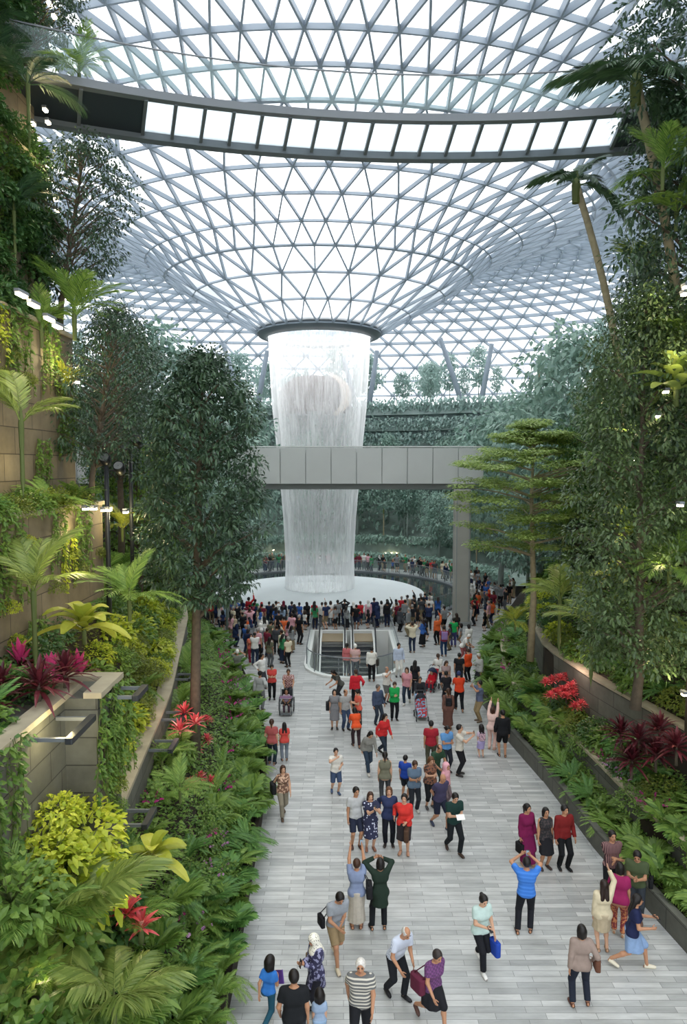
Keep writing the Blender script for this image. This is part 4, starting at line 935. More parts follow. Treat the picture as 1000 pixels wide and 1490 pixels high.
person(rx, ry, 1.15, -30, 'child in red sitting in the second stroller', 0, ('short', BR), ('long', '#cc1f2f'), ('trousers', '#2a2c38'), '#b03040', 'sit', 0)
person(*F(638, 1000), 1.6, 190, 'woman in white top and navy trousers behind the second stroller', 1, ('tail', BR), ('tee', '#e0ddd6'), ('trousers', '#20283e'), pose='push', skin=0)
person(*F(649, 1012), 1.6, 14, 'woman in pinkish grey top and pale trousers among right hand group', 1, ('long', BR), ('tee', '#a08a88'), ('trousers', '#c6bcae'), pose='phone', skin=0)
person(*F(668, 1000), 1.62, 170, 'man in black T-shirt left of the orange top woman', 0, ('short', BLK), ('tee', '#1c1e22'), ('trousers', '#26282e'), pose='stand', skin=1)
person(*F(681, 992), 1.6, -150, 'woman in orange top and black trousers near right planting', 1, ('short', BR), ('long', '#d9481f'), ('trousers', '#17181c'), pose='phone', skin=0)
person(*F(660, 941), 1.66, 178, 'person in bright green T-shirt seen from behind near column', 0, ('short', BLK), ('tee', '#1d9a4c'), ('trousers', '#3d3f6a'), pose='stand', skin=1)
o, J = person(*F(646, 955), 1.66, 182, 'person in maroon top carrying the blue backpack', 0, ('short', BLK), ('tee', '#7a3040'), ('trousers', '#1f3656'), pose='stand', skin=1)
bag(o, J, 'L', 'light blue and red backpack near the column', ('#3a86c8', 'vstripe', '#c03a44', 10), 'back', (.32, .16, .4))
person(*F(675, 962), 1.6, 60, 'person in white top bending over right of the green T-shirt', 1, ('short', '#d5d0c8'), ('tee', '#dcdad4'), ('trousers', '#8a4a4a'), pose='bend', skin=1)
person(*F(697, 1001), 1.64, -60, 'grey haired person in pale top at right planting edge holding bag', 1, ('short', '#b5b0a8'), ('long', '#a9aaa6'), ('trousers', '#2a2a2e'), pose='phone', skin=1)
o, J = person(*F(766, 1258), 1.62, 20, 'woman in long magenta dress with black handbag in right hand trio', 1, ('tail', BLK), ('long', '#6c1440'), ('longdress', '#661240'), '#b99070', 'relaxed', 1, fat=1.08)
bag(o, J, 'R', 'black handbag of the woman in magenta dress', '#121214', 'hand', (.28, .12, .24))
person(*F(793, 1264), 1.6, 12, 'woman in black sleeveless top in middle of right hand trio', 1, ('bob', BLK), ('vest', '#17161a', 'blob', '#3a3030', 20), ('skirt', '#1a1a1e'), '#3a2a26', 'stand', 1)
person(*F(820, 1264), 1.68, 10, 'man in dark red shirt and black trousers at end of right hand trio', 0, ('short', BLK), ('long', '#6e1a1a'), ('trousers', '#121316'), '#17181a', 'relaxed', 1)
o, J = person(*F(765, 1354), 1.7, 168, 'man in blue shirt and black trousers taking a photo seen from behind', 0, ('short', BLK), ('tee', '#2a6ac4', 'stripe', '#3a7ad2', 4), ('trousers', '#17191e'), '#3a241c', 'photo', 1, legL=(.08, -.1, 0), armR=(-.08, .3, .22), armL=(-.06, .3, .22), fat=1.05)
phone(o, J, 'R', 'phone held up by the man in blue shirt')
o, J = person(*F(700, 1408), 1.63, 22, 'woman in mint shirt and black trousers walking with white shoes', 1, ('bun', BLK), ('tee', '#b5cbc4'), ('trousers', '#14151a'), '#e6e4de', 'walk', 0, armR=(-.1, .28, -.26), legL=(-.02, -.22, .12), head=(20, 0))
phone(o, J, 'R', 'phone in the hand of the woman in mint shirt', True)
bag(o, J, 'L', 'royal blue bag on the arm of the woman in mint shirt', '#1f3f9c', 'hand', (.3, .12, .28))
person(*F(889, 1311), 1.72, 6, 'man in maroon vertical striped shirt standing by right planter', 0, ('short', BLK), ('tee', '#3a1c22', 'vstripe', '#8f6a68', 9), ('trousers', '#15161a'), '#2a2626', 'fold', 1, legR=(.16, .1, 0))
o, J = person(*F(925, 1342), 1.7, -25, 'man in olive T-shirt with black cross strap by right planter', 0, ('short', BLK), ('tee', '#3f4a30'), ('trousers', '#2b3036'), '#6a4a3a', 'twohand', 1)
bag(o, J, 'L', 'black sling bag of the man in olive T-shirt', '#141517', size=(.24, .1, .2))
o, J = person(*F(900, 1360), 1.6, 155, 'woman in magenta T-shirt and red patterned trousers leaning at right', 1, ('bob', BLK), ('tee', '#8c1f50'), ('trousers', '#7a2a2c', 'blob', '#c07a4a', 20), '#c9b9a0', 'relaxed', 1, lean=14, fat=1.12)
bag(o, J, 'L', 'black strap bag of the woman in magenta T-shirt', '#19191b', size=(.26, .1, .22))
o, J = person(*F(921, 1408), 1.62, 75, 'long haired woman in navy top and pale blue skirt walking right', 1, ('long', BLK), ('tee', '#1a2040'), ('skirt', '#7f9ac0'), '#d6cdb6', 'stride', 1, armL=(-.05, .36, -.18), armR=(0, .3, -.28))
phone(o, J, 'L', 'phone of the woman in pale blue skirt', True)
person(*F(876, 1382), 1.56, 178, 'woman in cream top with long dark hair behind the taupe sweater woman', 1, ('long', '#241712'), ('long', '#cdbf9f'), ('skirt', '#b9a88a'), '#8a6a4a', 'raise', 0)
o, J = person(*F(844, 1462), 1.6, 176, 'woman in taupe sweater and dark jeans seen from behind lower right', 1, ('bob', BLK), ('long', '#8c7a70'), ('trousers', '#1d222e'), '#5a3326', 'hip', 1, armR=(.1, .04, -.4), legL=(.06, 0, 0), legR=(.06, .06, 0))
bag(o, J, 'R', 'brown bag at the hip of the taupe sweater woman', '#5f3d2e', size=(.26, .1, .22))

# wheels: stroller, second stroller, wheelchair
M_tyre = plain('tyre', '#17181a', .7); M_rim = plain('rim', '#8f9498', .35, metal=.6)
def wheel(par, c, r, w=.03):
    t = obj('wheel', xf(lathe([(r - .03, -w / 2), (r, -w / 2), (r, w / 2), (r - .03, w / 2), (r - .03, -w / 2)], 24), Ry(PI / 2), c), M_tyre, par, True)
    sp = [xf(box(-.006, .006, -.006, .006, -r + .02, r - .02), Rx(k * PI / 4), c) for k in range(4)]
    obj('spokes', cat(sp + [xf(lathe([(.001, -w), (.03, -w), (.03, w), (.001, w)], 10), Ry(PI / 2), c)]), M_rim, t); return t
def stroller(x, y, rz, label, fab, seatc):
    t = empty('stroller', (x, y, 0), rz); tag(t, label, 'stroller')
    for sx_ in (-.24, .24):
        wheel(t, (sx_, -.3, .1), .1); wheel(t, (sx_, .32, .13), .13)
        obj('frame_tube', cat([tube([(sx_, -.3, .1), (sx_, 0, .42), (sx_, .38, 1.0)], .014, 6), tube([(sx_, .32, .13), (sx_, -.02, .5)], .014, 6)]), M_grey, t, True)
    obj('handlebar', tube([(-.24, .38, 1.0), (-.2, .44, 1.04), (.2, .44, 1.04), (.24, .38, 1.0)], .018, 8), M_dark, t, True)
    obj('seat', cat([rbox((0, -.02, .42), .42, .4, .08, .03), xf(rbox((0, 0, .28), .42, .07, .5, .03), Rx(-.35), (0, .2, .42)), rbox((0, -.26, .3), .38, .06, .26, .02)]), cloth(*seatc), t, True)
    P = np.array([[(.24 * math.cos(b), .16 - .34 * math.sin(a) * max(.15, math.sin(b)) , .72 + .3 * math.sin(b) * math.cos(a * .6)) for b in np.linspace(0, PI, 11)] for a in np.linspace(0, 1.4, 6)])
    obj('canopy', grid(P), cloth(fab), t, True); obj('basket', rbox((0, .05, .2), .36, .42, .14, .04), M_dark, t)
    return t
stroller(sx, sy, .05, 'black stroller with bright patterned seat on the pale paving', '#1b1d22', ('#b8343c', 'blob', '#7fb6d8', 12))
stroller(rx, ry, -.5, 'red and navy stroller holding the child in red', '#20283c', ('#a0202c',))
t = empty('wheelchair', (wx, wy, 0)); tag(t, 'wheelchair with large spoked wheels near the left planting', 'wheelchair')
for q in (-.3, .3): wheel(t, (q, .12, .3), .3); wheel(t, (q * .8, -.4, .09), .09)
obj('seat', rbox((0, 0, .42), .44, .42, .05, .02), M_dark, t); obj('backrest', rbox((0, .24, .68), .44, .04, .42, .02), M_dark, t)
for q in (-.25, .25): obj('side_frame', tube([(q, -.48, .1), (q, -.3, .45), (q, .24, .45), (q, .24, .92), (q, .38, .95)], .014, 6), M_grey, t, True); obj('armrest', rbox((q, -.02, .66), .05, .34, .035, .012), M_dark, t)
obj('footrest', rbox((0, -.5, .1), .4, .14, .03, .01), M_grey, t)
obj('tray', rbox((0, -.3, .72), .5, .3, .03, .012), cloth('#6a4a66', 'stripe', '#d8d0d8', 12), t)

# ------------------------------------------------------------------ the crowd: made once per pose, then copied with its own clothes
def template(fem, hair, top, bot, pose, H=1.66, **ov):
    ps = dict(POSES[pose]); ps.update(ov); J = skeleton(H, fem, ps); h = .03
    V, Q, mi = body_mesh(J, h, False); ms = [('body', mesh('person', (V, Q), SKIN[1], None, True))]
    ms[0][1].materials.clear(); ms[0][1].materials.append(SKIN[1])
    ms.append(('hair', mesh('hair', hair_mesh(J, hair, .02), SKIN[0], None, True)) if hair != 'bald' else None)
    ms.append(({'tee': 'shirt', 'long': 'shirt', 'vest': 'blouse', 'dress': 'bodice', 'tunic': 'tunic', 'jacket': 'jacket'}[top], mesh('shirt', top_mesh(J, top, h), SKIN[0], None, True)))
    ms.append(({'longskirt': 'skirt', 'dress': 'skirt'}.get(bot, bot), mesh('trousers', bottom_mesh(J, bot, h), SKIN[0], None, True)))
    for sd in 'LR': ms.append(('shoe', mesh('shoe', shoe_mesh(J, sd, h), SKIN[0], None, True)))
    return [m for m in ms if m], hair, bot, pose
TPL = [template(0, 'short', 'tee', 'trousers', 'stand'), template(1, 'long', 'tee', 'trousers', 'relaxed', 1.58), template(0, 'short', 'long', 'trousers', 'photo'), template(1, 'tail', 'tee', 'skirt', 'stand', 1.56),
       template(0, 'short', 'tee', 'shorts', 'hip'), template(1, 'bob', 'tunic', 'trousers', 'phone', 1.58), template(0, 'short', 'jacket', 'trousers', 'raise'), template(1, 'long', 'long', 'longskirt', 'twohand', 1.57),
       template(1, 'scarf', 'tunic', 'trousers', 'stand', 1.56), template(0, 'thin', 'tee', 'trousers', 'fold'), template(1, 'bob', 'tee', 'shorts', 'stand', 1.2), template(0, 'short', 'tee', 'trousers', 'walk')]
PAL = [('black', '#17181b'), ('black', '#1e2024'), ('navy', '#1f2a48'), ('dark grey', '#3b3e42'), ('grey', '#7c7f80'), ('white', '#dddbd4'), ('white', '#d2d0ca'), ('red', '#b3252c'), ('maroon', '#6a2030'), ('pale blue', '#8fa5bf'), ('pink', '#cf9aa2'),
       ('blue', '#2f569a'), ('olive', '#5a5c48'), ('orange', '#cc5a2c'), ('green', '#2f7a4c'), ('cream', '#cdc3a8'), ('beige', '#a8977d'), ('black', '#121316')]
BPAL = [('black', '#16171a'), ('black', '#1c1d21'), ('dark blue', '#232d42'), ('grey', '#55585c'), ('khaki', '#7d6f55'), ('navy', '#1b2238')]
HN = {'short': 'short haired', 'long': 'long haired', 'tail': 'ponytailed', 'bob': 'bobbed', 'scarf': 'headscarfed', 'thin': 'balding', 'bald': 'bald'}
BN = {'trousers': 'trousers', 'skirt': 'skirt', 'shorts': 'shorts', 'longskirt': 'long skirt'}
crowd_rng = random.Random(4)
def crowd(spots, place, group, face, jitter=25, parts=True, z=0.0, dark=False, order='left'):
    spots = sorted(spots, key=lambda p: p[0] / p[1])
    for i, (x, y) in enumerate(spots):
        k = crowd_rng.choice([0, 0, 1, 1, 2, 3, 4, 5, 6, 7, 8, 9, 10, 11]) if len(spots) else 0
        ms, hair, bot, pose = TPL[k]; tn, tc = crowd_rng.choice(PAL[:9] if dark and crowd_rng.random() < .75 else PAL); bn, bc = crowd_rng.choice(BPAL)
        sk = crowd_rng.choice(SKIN); hc = crowd_rng.choice(['#15110f', '#15110f', '#1c1512', '#2b1c14', '#8d8883' if hair in ('thin', 'short') else '#1a1412'])
        root = None; sc_ = crowd_rng.uniform(.94, 1.06)
        for nm, me in ms:
            if root is None: o = ob('person', me, None, (x, y, z), math.radians(face(x, y) + crowd_rng.uniform(-jitter, jitter)), sc_); root = o; m = sk
            else:
                o = ob('headscarf' if nm == 'hair' and hair == 'scarf' else nm, me, root)
                m = (cloth(crowd_rng.choice(PAL)[1]) if hair == 'scarf' else hairmat(hc)) if nm == 'hair' else cloth(bc) if nm in BN.values() or nm in BN else CM.setdefault(('shoe', '#2a2523'), plain('shoe_leather', '#2a2523', .5)) if nm == 'shoe' else cloth(tc)
            o.material_slots[0].link = 'OBJECT'; o.material_slots[0].material = m
        tag(root, f'{HN[hair]} person in {tn} top, {nth(i + 1)} from left {place}', 'person', group)
away = lambda x, y: math.degrees(math.atan2(AX - x, -(AY - y)))
toward = lambda x, y: math.degrees(math.atan2(-x, y))
def scatter(n, x0, x1, y0, y1, dmin, ok=lambda x, y: True, seed=1):
    r = random.Random(seed); out = []
    for _ in range(n * 60):
        if len(out) >= n: break
        x, y = r.uniform(x0, x1), r.uniform(y0, y1)
        if ok(x, y) and all((x - a) ** 2 + (y - b) ** 2 > dmin * dmin for a, b in out): out.append((x, y))
    return out
rr = random.Random(9)
def ringspots(n, r0, r1, a0, a1):
    out = []
    for i in range(n):
        a = math.radians(a0 + (a1 - a0) * (i + rr.uniform(.4, .6)) / n); r = rr.uniform(r0, r1)
        out.append((AX + r * math.cos(a), AY + r * math.sin(a)))
    return out
row1 = ringspots(34, 12.0, 12.2, -128, -49)
crowd(row1, 'in first row at pool railing', 'front row of crowd at the pool railing', away, 20, dark=True)
row2 = [p for p in ringspots(26, 12.85, 13.15, -126, -50)]
crowd(row2, 'in second row at pool railing', 'second row of crowd at the pool railing', away, 40, dark=True)
notpit = lambda x, y: not (EX0 - .7 < x < EX1 + .7 and y > EY0 - .8) and math.hypot(x - AX, y - AY) > 13.4 and x > lerp1(XL, y) + .6 and x < lerp1(XR, y) - .5
crowd(scatter(34, -8, -2.5, 35.5, 46, .72, notpit, 3), 'in crowd left of escalators', 'crowd left of the escalators', lambda x, y: 180, 60)
crowd(scatter(15, 2.9, 8, 38.5, 45.5, .95, lambda x, y: notpit(x, y) and abs(x - 7.6) > .7, 6), 'in crowd right of escalators', 'crowd right of the escalators', lambda x, y: 180, 80)
crowd(scatter(30, 8.3, 13.5, 40, 55, .8, lambda x, y: x < lerp1(XR, y) - .3 and math.hypot(x - AX, y - AY) > 12.4, 8), 'in crowd behind right of column', 'crowd right of the concrete column', away, 90)
far = ringspots(52, 12.3, 13.6, 3, 118)
crowd(far, 'along far side of pool', 'people along the far side of the pool', toward, 60)
# ------------------------------------------------------------------ plant kinds: built once, copied with their parts
L_fern = leafmat('fern_leaf', '#45702a', '#94b053', .4)
L_fernD = leafmat('fern_leaf_dark', '#33602f', '#6f9a4a', .35)
L_lime = leafmat('lit_lime_leaf', '#7f9a1e', '#d3d648', .4)  # warm lamp glow is mixed into this yellow-green
L_mid = leafmat('shrub_leaf', '#3c6328', '#82a046', .4)
L_deep = leafmat('deep_leaf', '#274a29', '#54773c', .28, .35)
L_dark = leafmat('dark_tree_leaf', '#24382a', '#4c664a', .2, .3, '#8b9f88')  # pale end of the ramp paints highlights on some leaves
L_olive = leafmat('olive_leaf', '#4b5d22', '#8e9a3d', .4)
L_palm = leafmat('palm_leaf', '#566f2c', '#9dac58', .4, .35)
L_palmY = leafmat('palm_leaf_yellow', '#7f8f2b', '#c3c24c', .4, .35)  # yellow also carries the lamp glow on the lit areca palms
L_palmD = leafmat('palm_leaf_dark', '#1f3a28', '#46633f', .28, .4)
L_pink = leafmat('pink_leaf', '#b0205e', '#f0589a', .35)
L_burg = leafmat('burgundy_leaf', '#2b1216', '#6d2a34', .25, .4, '#8f4a48')
L_red = leafmat('red_leaf', '#a3202a', '#f06a70', .35, .4, '#f6d9c8')
L_mag = leafmat('magenta_flower', '#9a1a66', '#d04a9e', .35)
L_lil = leafmat('lilac_flower', '#a76aa0', '#dba8d2', .35)
L_term = leafmat('layered_tree_leaf', '#6b8a3a', '#b6c774', .45)
L_hz1 = leafmat('haze_tinted_leaf', '#66877a', '#a4bfae', .3)  # hz leaves: distance haze is painted in as paler, greyer colour
L_hz2 = leafmat('far_haze_tinted_leaf', '#97b3ab', '#c4d8d0', .35)
L_hz3 = leafmat('farthest_haze_tinted_leaf', '#7f9d98', '#a9c0b8', .3)
M_bark = plain('bark', '#51473a', .85, noise=.25, nscale=8); M_barkG = plain('pale_bark', '#8f8569', .8, noise=.2, nscale=6); M_barkH = plain('haze_tinted_bark', '#8a968e', .85)  # M_barkH is paled to carry the distance haze
M_stalk = plain('stalk', '#4e5a2a', .7)
def stem(h=.12, r=.05): return tube([(0, 0, -.15), (0, 0, h * .6), (0, 0, h)], [r * 1.2, r, r * .5], 7)
def rosette(n, L, W, e0, e1, droop=.35, prof=prof_strap, fold=.25, S=4, zb=.05):
    a = np.arange(n) * 2.399 + NR.uniform(-.2, .2, n); e = np.radians(e0 + (e1 - e0) * (np.arange(n) / n) + NR.uniform(-6, 6, n))
    T = np.stack([np.cos(e) * np.cos(a), np.cos(e) * np.sin(a), np.sin(e)], -1); N = np.stack([-np.sin(e) * np.cos(a), -np.sin(e) * np.sin(a), np.cos(e)], -1)
    return blades(np.stack([.02 * np.cos(a), .02 * np.sin(a), np.linspace(zb, zb + L * .25, n)], -1), T, N, L * NR.uniform(.75, 1.1, n), W, S, droop, fold, prof)
def leafball(n, R, L, W, squash=.8, prof=prof_oval, c=(0, 0, 0), fill=.55, S=2, fold=.2):
    d = rdir(n, -.25, 1); r = R * NR.uniform(fill, 1, n) ** .7; P = d * r[:, None] * np.array([1, 1, squash]) + np.asarray(c)
    T = d + rdir(n) * .9; N = d * .4 + np.array([0, 0, .9]) + rdir(n) * .35
    return blades(P, T, N, L * NR.uniform(.7, 1.2, n), W, S, .35, fold, prof)
def twigs(n, R, z1):
    out = [stem(.15, .03)]
    for k in range(n):
        a = k * 2.399; out.append(tube([(0, 0, 0), (.4 * R * math.cos(a), .4 * R * math.sin(a), z1 * .6), (.7 * R * math.cos(a), .7 * R * math.sin(a), z1)], [.016, .012, .005], 5))
    return cat(out)
def blossoms(n, spread, h, pet=.035, per=9):
    F, St = [], []
    for k in range(n):
        a = k * 2.399 + NR.uniform(-.3, .3); s = np.linspace(0, 1, 7)[:, None]; d = np.array([math.cos(a), math.sin(a), 0])
        C = d * spread * s ** 1.3 + np.array([0, 0, 1]) * h * (s * 1.5 - .6 * s ** 2.2); St.append(tube(C, .006, 4))
        t = NR.uniform(.5, 1, per)[:, None]; B = d * spread * t ** 1.3 + np.array([0, 0, 1]) * h * (t * 1.5 - .6 * t ** 2.2)
        for q in range(5):
            b = q * 2 * PI / 5; ax = rdir(per) * .4 + np.array([0, 0, .5]) + d
            e1 = unit(np.cross(ax, [.1, .2, 1])); e2 = np.cross(unit(ax), e1); T = e1 * math.cos(b) + e2 * math.sin(b)
            F.append(blades(B, T, ax, pet, pet * .5, 2, .1, 0, prof_oval))
    return cat(St), cat(F)
def lobed(n, L):
    out = []
    for k in range(n):
        a = k * 2.399 + NR.uniform(-.2, .2); e = math.radians(18 + 55 * ((k * .618) % 1))
        out.append(xf(frond(L * NR.uniform(.8, 1.1), 6, .45, .42, .055, 62, .1, 3, .45, .3), Rz(a) @ Ry(-e)))
    return cat(out)
def crown_of(nf, L, **k): return palm_crown(nf, L, **k)
TP = {}
def tpl(key, name, catg, desc, root, parts):
    TP[key] = (name, catg, desc, mesh(name, root[0], root[1], None, True), [(pn, mesh(pn, vq, mt, None, False)) for pn, vq, mt in parts])
tpl('fern', 'fern', 'fern', 'arching light green fern', (stem(.12, .06), M_stalk), [('fronds', crown_of(30, .85, elev=(8, 72), n=28, droop=.62, lf=.17, lw=.0115, vee=.1), L_fern)])
tpl('fernD', 'fern', 'fern', 'arching dark green fern', (stem(.12, .06), M_stalk), [('fronds', crown_of(30, .8, elev=(5, 70), n=28, droop=.6, lf=.17, lw=.0115, vee=.1), L_fernD)])
tpl('xan', 'philodendron', 'philodendron', 'split leaf philodendron', (stem(.18, .05), M_stalk), [('foliage', lobed(26, .75), L_mid)])
tpl('xanD', 'philodendron', 'philodendron', 'dark split leaf philodendron', (stem(.18, .05), M_stalk), [('foliage', lobed(26, .72), L_fernD)])
tpl('shrub', 'shrub', 'shrub', 'round leaved green shrub', (twigs(8, .6, .6), M_stalk), [('foliage', leafball(420, .72, .17, .055), L_mid)])
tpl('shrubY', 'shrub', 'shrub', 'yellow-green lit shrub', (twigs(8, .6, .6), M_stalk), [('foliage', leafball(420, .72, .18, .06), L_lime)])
tpl('shrubD', 'shrub', 'shrub', 'dark glossy shrub', (twigs(8, .6, .6), M_stalk), [('foliage', leafball(460, .75, .17, .055), L_deep)])
tpl('bush', 'bush', 'bush', 'small leaved green bush', (twigs(6, .5, .4), M_stalk), [('foliage', leafball(900, .6, .075, .024, .7), L_mid)])
tpl('bushO', 'bush', 'bush', 'small leaved olive bush', (twigs(6, .5, .4), M_stalk), [('foliage', leafball(900, .6, .075, .024, .7), L_olive)])
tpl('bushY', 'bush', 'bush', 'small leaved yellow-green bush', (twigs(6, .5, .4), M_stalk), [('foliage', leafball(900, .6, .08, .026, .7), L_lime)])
tpl('bushD', 'bush', 'bush', 'small leaved dark bush', (twigs(6, .5, .4), M_stalk), [('foliage', leafball(1000, .65, .085, .028, .75), L_deep)])
tpl('cordB', 'cordyline', 'cordyline', 'burgundy cordyline', (stem(.35, .03), M_bark), [('foliage', rosette(46, .62, .036, 5, 82, .4, zb=.2), L_burg)])
tpl('cordP', 'cordyline', 'cordyline', 'burgundy cordyline with pink crown', (stem(.4, .03), M_bark), [('foliage', rosette(38, .62, .036, 0, 50, .4, zb=.2), L_burg), ('pink_leaves', rosette(14, .5, .055, 55, 84, .1, prof_lance, zb=.35), L_pink)])
tpl('cordR', 'cordyline', 'cordyline', 'bright pink-red cordyline', (stem(.3, .03), M_bark), [('foliage', rosette(44, .5, .035, 15, 82, .35, zb=.15), L_red)])
tpl('brom', 'bromeliad', 'bromeliad', 'red and cream bromeliad', (stem(.08, .04), M_stalk), [('foliage', rosette(24, .36, .03, 15, 75, .3), L_red)])
st_, fl_ = blossoms(6, .45, .5)
tpl('orcM', 'orchid', 'orchid', 'magenta orchid spray', (st_, M_stalk), [('foliage', rosette(14, .4, .025, 10, 60), L_fernD), ('blossoms', fl_, L_mag)])
st_, fl_ = blossoms(6, .4, .5, .03)
tpl('orcL', 'orchid', 'orchid', 'lilac orchid spray', (st_, M_stalk), [('foliage', rosette(14, .4, .025, 10, 60), L_fern), ('blossoms', fl_, L_lil)])
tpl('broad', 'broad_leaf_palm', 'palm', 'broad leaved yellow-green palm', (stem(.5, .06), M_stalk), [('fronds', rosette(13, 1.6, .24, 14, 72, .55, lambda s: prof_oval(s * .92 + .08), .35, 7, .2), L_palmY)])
tpl('broadG', 'broad_leaf_palm', 'palm', 'broad leaved green palm', (stem(.5, .06), M_stalk), [('fronds', rosette(15, 1.3, .2, 12, 72, .4, lambda s: prof_oval(s * .92 + .08), .35, 7, .2), L_palm)])
def palm_tpl(key, desc, th, r, nf, L, mat, name='palm', lean=0.0, **k):
    P = np.array([(lean * (t ** 1.6) * th, 0, t * th) for t in np.linspace(-.03, 1, 9)])
    rr_ = np.interp(np.linspace(0, 1, 9), [0, .06, .9, 1], [r * 1.35, r, r * .8, r * .9])
    cr = xf(palm_crown(nf, L, **k), None, P[-1])
    sh = tube([P[-1] - np.array([0, 0, .35 * min(L, 1.5)]), P[-1], P[-1] + np.array([0, 0, .25 * L])], [r * .95, r * 1.15, r * .3], 8)
    tpl(key, name, 'palm', desc, (tube(P, rr_, 9), M_barkG if th > 2 else M_stalk), [('crown_shaft', sh, M_stalk), ('fronds', cr, mat)])
palm_tpl('kent', 'wide feathery palm', .9, .05, 11, 1.65, L_palm, elev=(8, 70), n=30, droop=.45, lf=.36, lw=.017, vee=.05, ldroop=.5, S=3)
palm_tpl('kentD', 'dark feathery palm', 1.6, .05, 10, 1.4, L_palmD, elev=(10, 72), n=28, droop=.5, lf=.34, lw=.015, vee=.1, ldroop=.4)
palm_tpl('young', 'slim young palm with upright fronds', 1.6, .055, 7, 1.5, L_palm, elev=(35, 78), n=30, droop=.5, lf=.34, lw=.0145, vee=.15, ldroop=.35)
palm_tpl('arec', 'feathery green areca palm', .5, .05, 16, 1.45, L_fern, elev=(15, 80), n=32, droop=.55, lf=.26, lw=.0105, vee=.25)
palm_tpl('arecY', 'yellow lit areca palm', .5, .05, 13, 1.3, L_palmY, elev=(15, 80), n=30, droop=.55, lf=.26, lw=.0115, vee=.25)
palm_tpl('tall', 'tall slender palm', 7.2, .12, 15, 1.6, L_palmD, lean=-.22, elev=(-12, 72), n=30, droop=.62, lf=.36, lw=.022, vee=.1, ldroop=.3)
palm_tpl('tall2', 'tall leaning palm with heavy dark crown', 9, .14, 19, 2.2, L_palmD, lean=-.2, elev=(-22, 74), n=32, droop=.62, lf=.34, lw=.018, vee=.1, ldroop=.35)
# trees
def tree_parts(H, R, zb, ncl, per, leaf, lw, mode='round', seed=0, prof=prof_lance, crad=.3, trunk=.12, flat=.7, lean=0.0):
    r_ = np.random.default_rng(seed); C = []
    for k in range(ncl):
        t = (k + .5) / ncl; a = k * 2.399 + r_.uniform(-.3, .3)
        if mode == 'round': z = zb + (H - zb) * t; q = math.sqrt(max(.05, 1 - (2 * t - .95) ** 2)) * R * r_.uniform(.45, 1)
        elif mode == 'column': z = zb + (H - zb) * t; q = R * min(1.05 - .42 * t, 2.6 * t + .55, 3 * (1.06 - t)) * math.sqrt(r_.uniform(.1, 1))
        else: t = r_.uniform(0, 1) ** .8; t = round(t * 9 + r_.uniform(-.22, .22)) / 9 if k % 3 else t; z = zb + (H - zb) * t + .12 * math.sin(3 * a); q = R * min(1, .72 + .9 * t, 2.4 * (1.08 - t)) * math.sqrt(r_.uniform(.03, 1)); z += .1 * q
        C.append((q * math.cos(a) + lean * min(1, z / H * 1.3), q * math.sin(a), z))
    C = np.array(C); n = ncl * per; base = np.repeat(C, per, 0); rad = crad * R
    d = rdir(n); P = base + d * (rad * NR.uniform(.2, 1, n) ** .6)[:, None] * np.array([1, 1, flat if mode != 'layer' else .2])
    if mode == 'layer': T = d * np.array([1, 1, .1]); N = np.tile(np.array([0, 0, 1.0]), (n, 1)) + rdir(n) * .3
    else: T = d + rdir(n) * .7 + np.array([0, 0, -.25]); N = np.array([0, 0, 1.0]) + rdir(n) * .5 + d * .5
    lv = blades(P, T, N, leaf * NR.uniform(.7, 1.25, n), lw, 2, .3, .2, prof)
    out = [tube([(0, 0, -.4), (.04 * R, 0, zb * .6), (lean * .6, .03 * R, zb + (H - zb) * .5), (lean, 0, H * .94)], [trunk * 1.25, trunk, trunk * .6, trunk * .15], 9)]
    br = []
    for c in C[::max(1, ncl // 46)]:
        z0 = max(zb * .8, c[2] - (.15 if mode == 'layer' else .5) * math.hypot(c[0], c[1]) - .2)
        m = np.array([c[0] * .5 + lean * .25, c[1] * .5, z0 * .4 + c[2] * .6]); x0 = lean * min(1, z0 / H) ; br.append(tube([(x0, 0, z0), m, c], [trunk * .38, trunk * .22, trunk * .07], 5))
    return out[0], cat(br), lv
def tree_tpl(key, desc, mat, bark, name='tree', **k):
    tr, br, lv = tree_parts(**k); tpl(key, name, 'tree', desc, (tr, bark), [('branches', br, bark), ('foliage', lv, mat)])
tree_tpl('darkcol', 'tall dense dark leaved tree', L_dark, M_bark, H=11.2, R=1.95, zb=4.3, ncl=210, per=95, leaf=.15, lw=.036, mode='column', seed=3, crad=.21, trunk=.14, lean=.4, flat=.6)
tree_tpl('layer', 'pale green tree with flat layered branches', L_term, M_barkG, H=9.3, R=3.1, zb=3.6, ncl=230, per=150, leaf=.11, lw=.044, mode='layer', seed=4, crad=.2, trunk=.13, prof=prof_oval)
tree_tpl('round', 'bushy green tree', L_deep, M_bark, H=7, R=2.2, zb=2.2, ncl=60, per=90, leaf=.2, lw=.05, seed=5, crad=.34)
tree_tpl('roundD', 'dark bushy tree', L_dark, M_bark, H=7.5, R=2.1, zb=2.0, ncl=60, per=90, leaf=.18, lw=.045, seed=6, crad=.34)
tree_tpl('roundG', 'fresh green bushy tree', L_mid, M_bark, H=6.5, R=2.1, zb=1.6, ncl=60, per=90, leaf=.18, lw=.05, seed=7, crad=.34)
tree_tpl('climb', 'tall bushy tree of small grey-green leaves', leafmat('grey_green_leaf', '#253a20', '#5d7346', .25, .4, '#9aa878'), M_bark, H=10.2, R=2.0, zb=.8, ncl=240, per=95, leaf=.11, lw=.034, mode='column', seed=8, crad=.24, prof=prof_oval)
tree_tpl('misty', 'misty green tree', L_hz1, M_barkH, H=9, R=2.6, zb=3.2, ncl=50, per=60, leaf=.32, lw=.09, seed=9, crad=.36, trunk=.13)
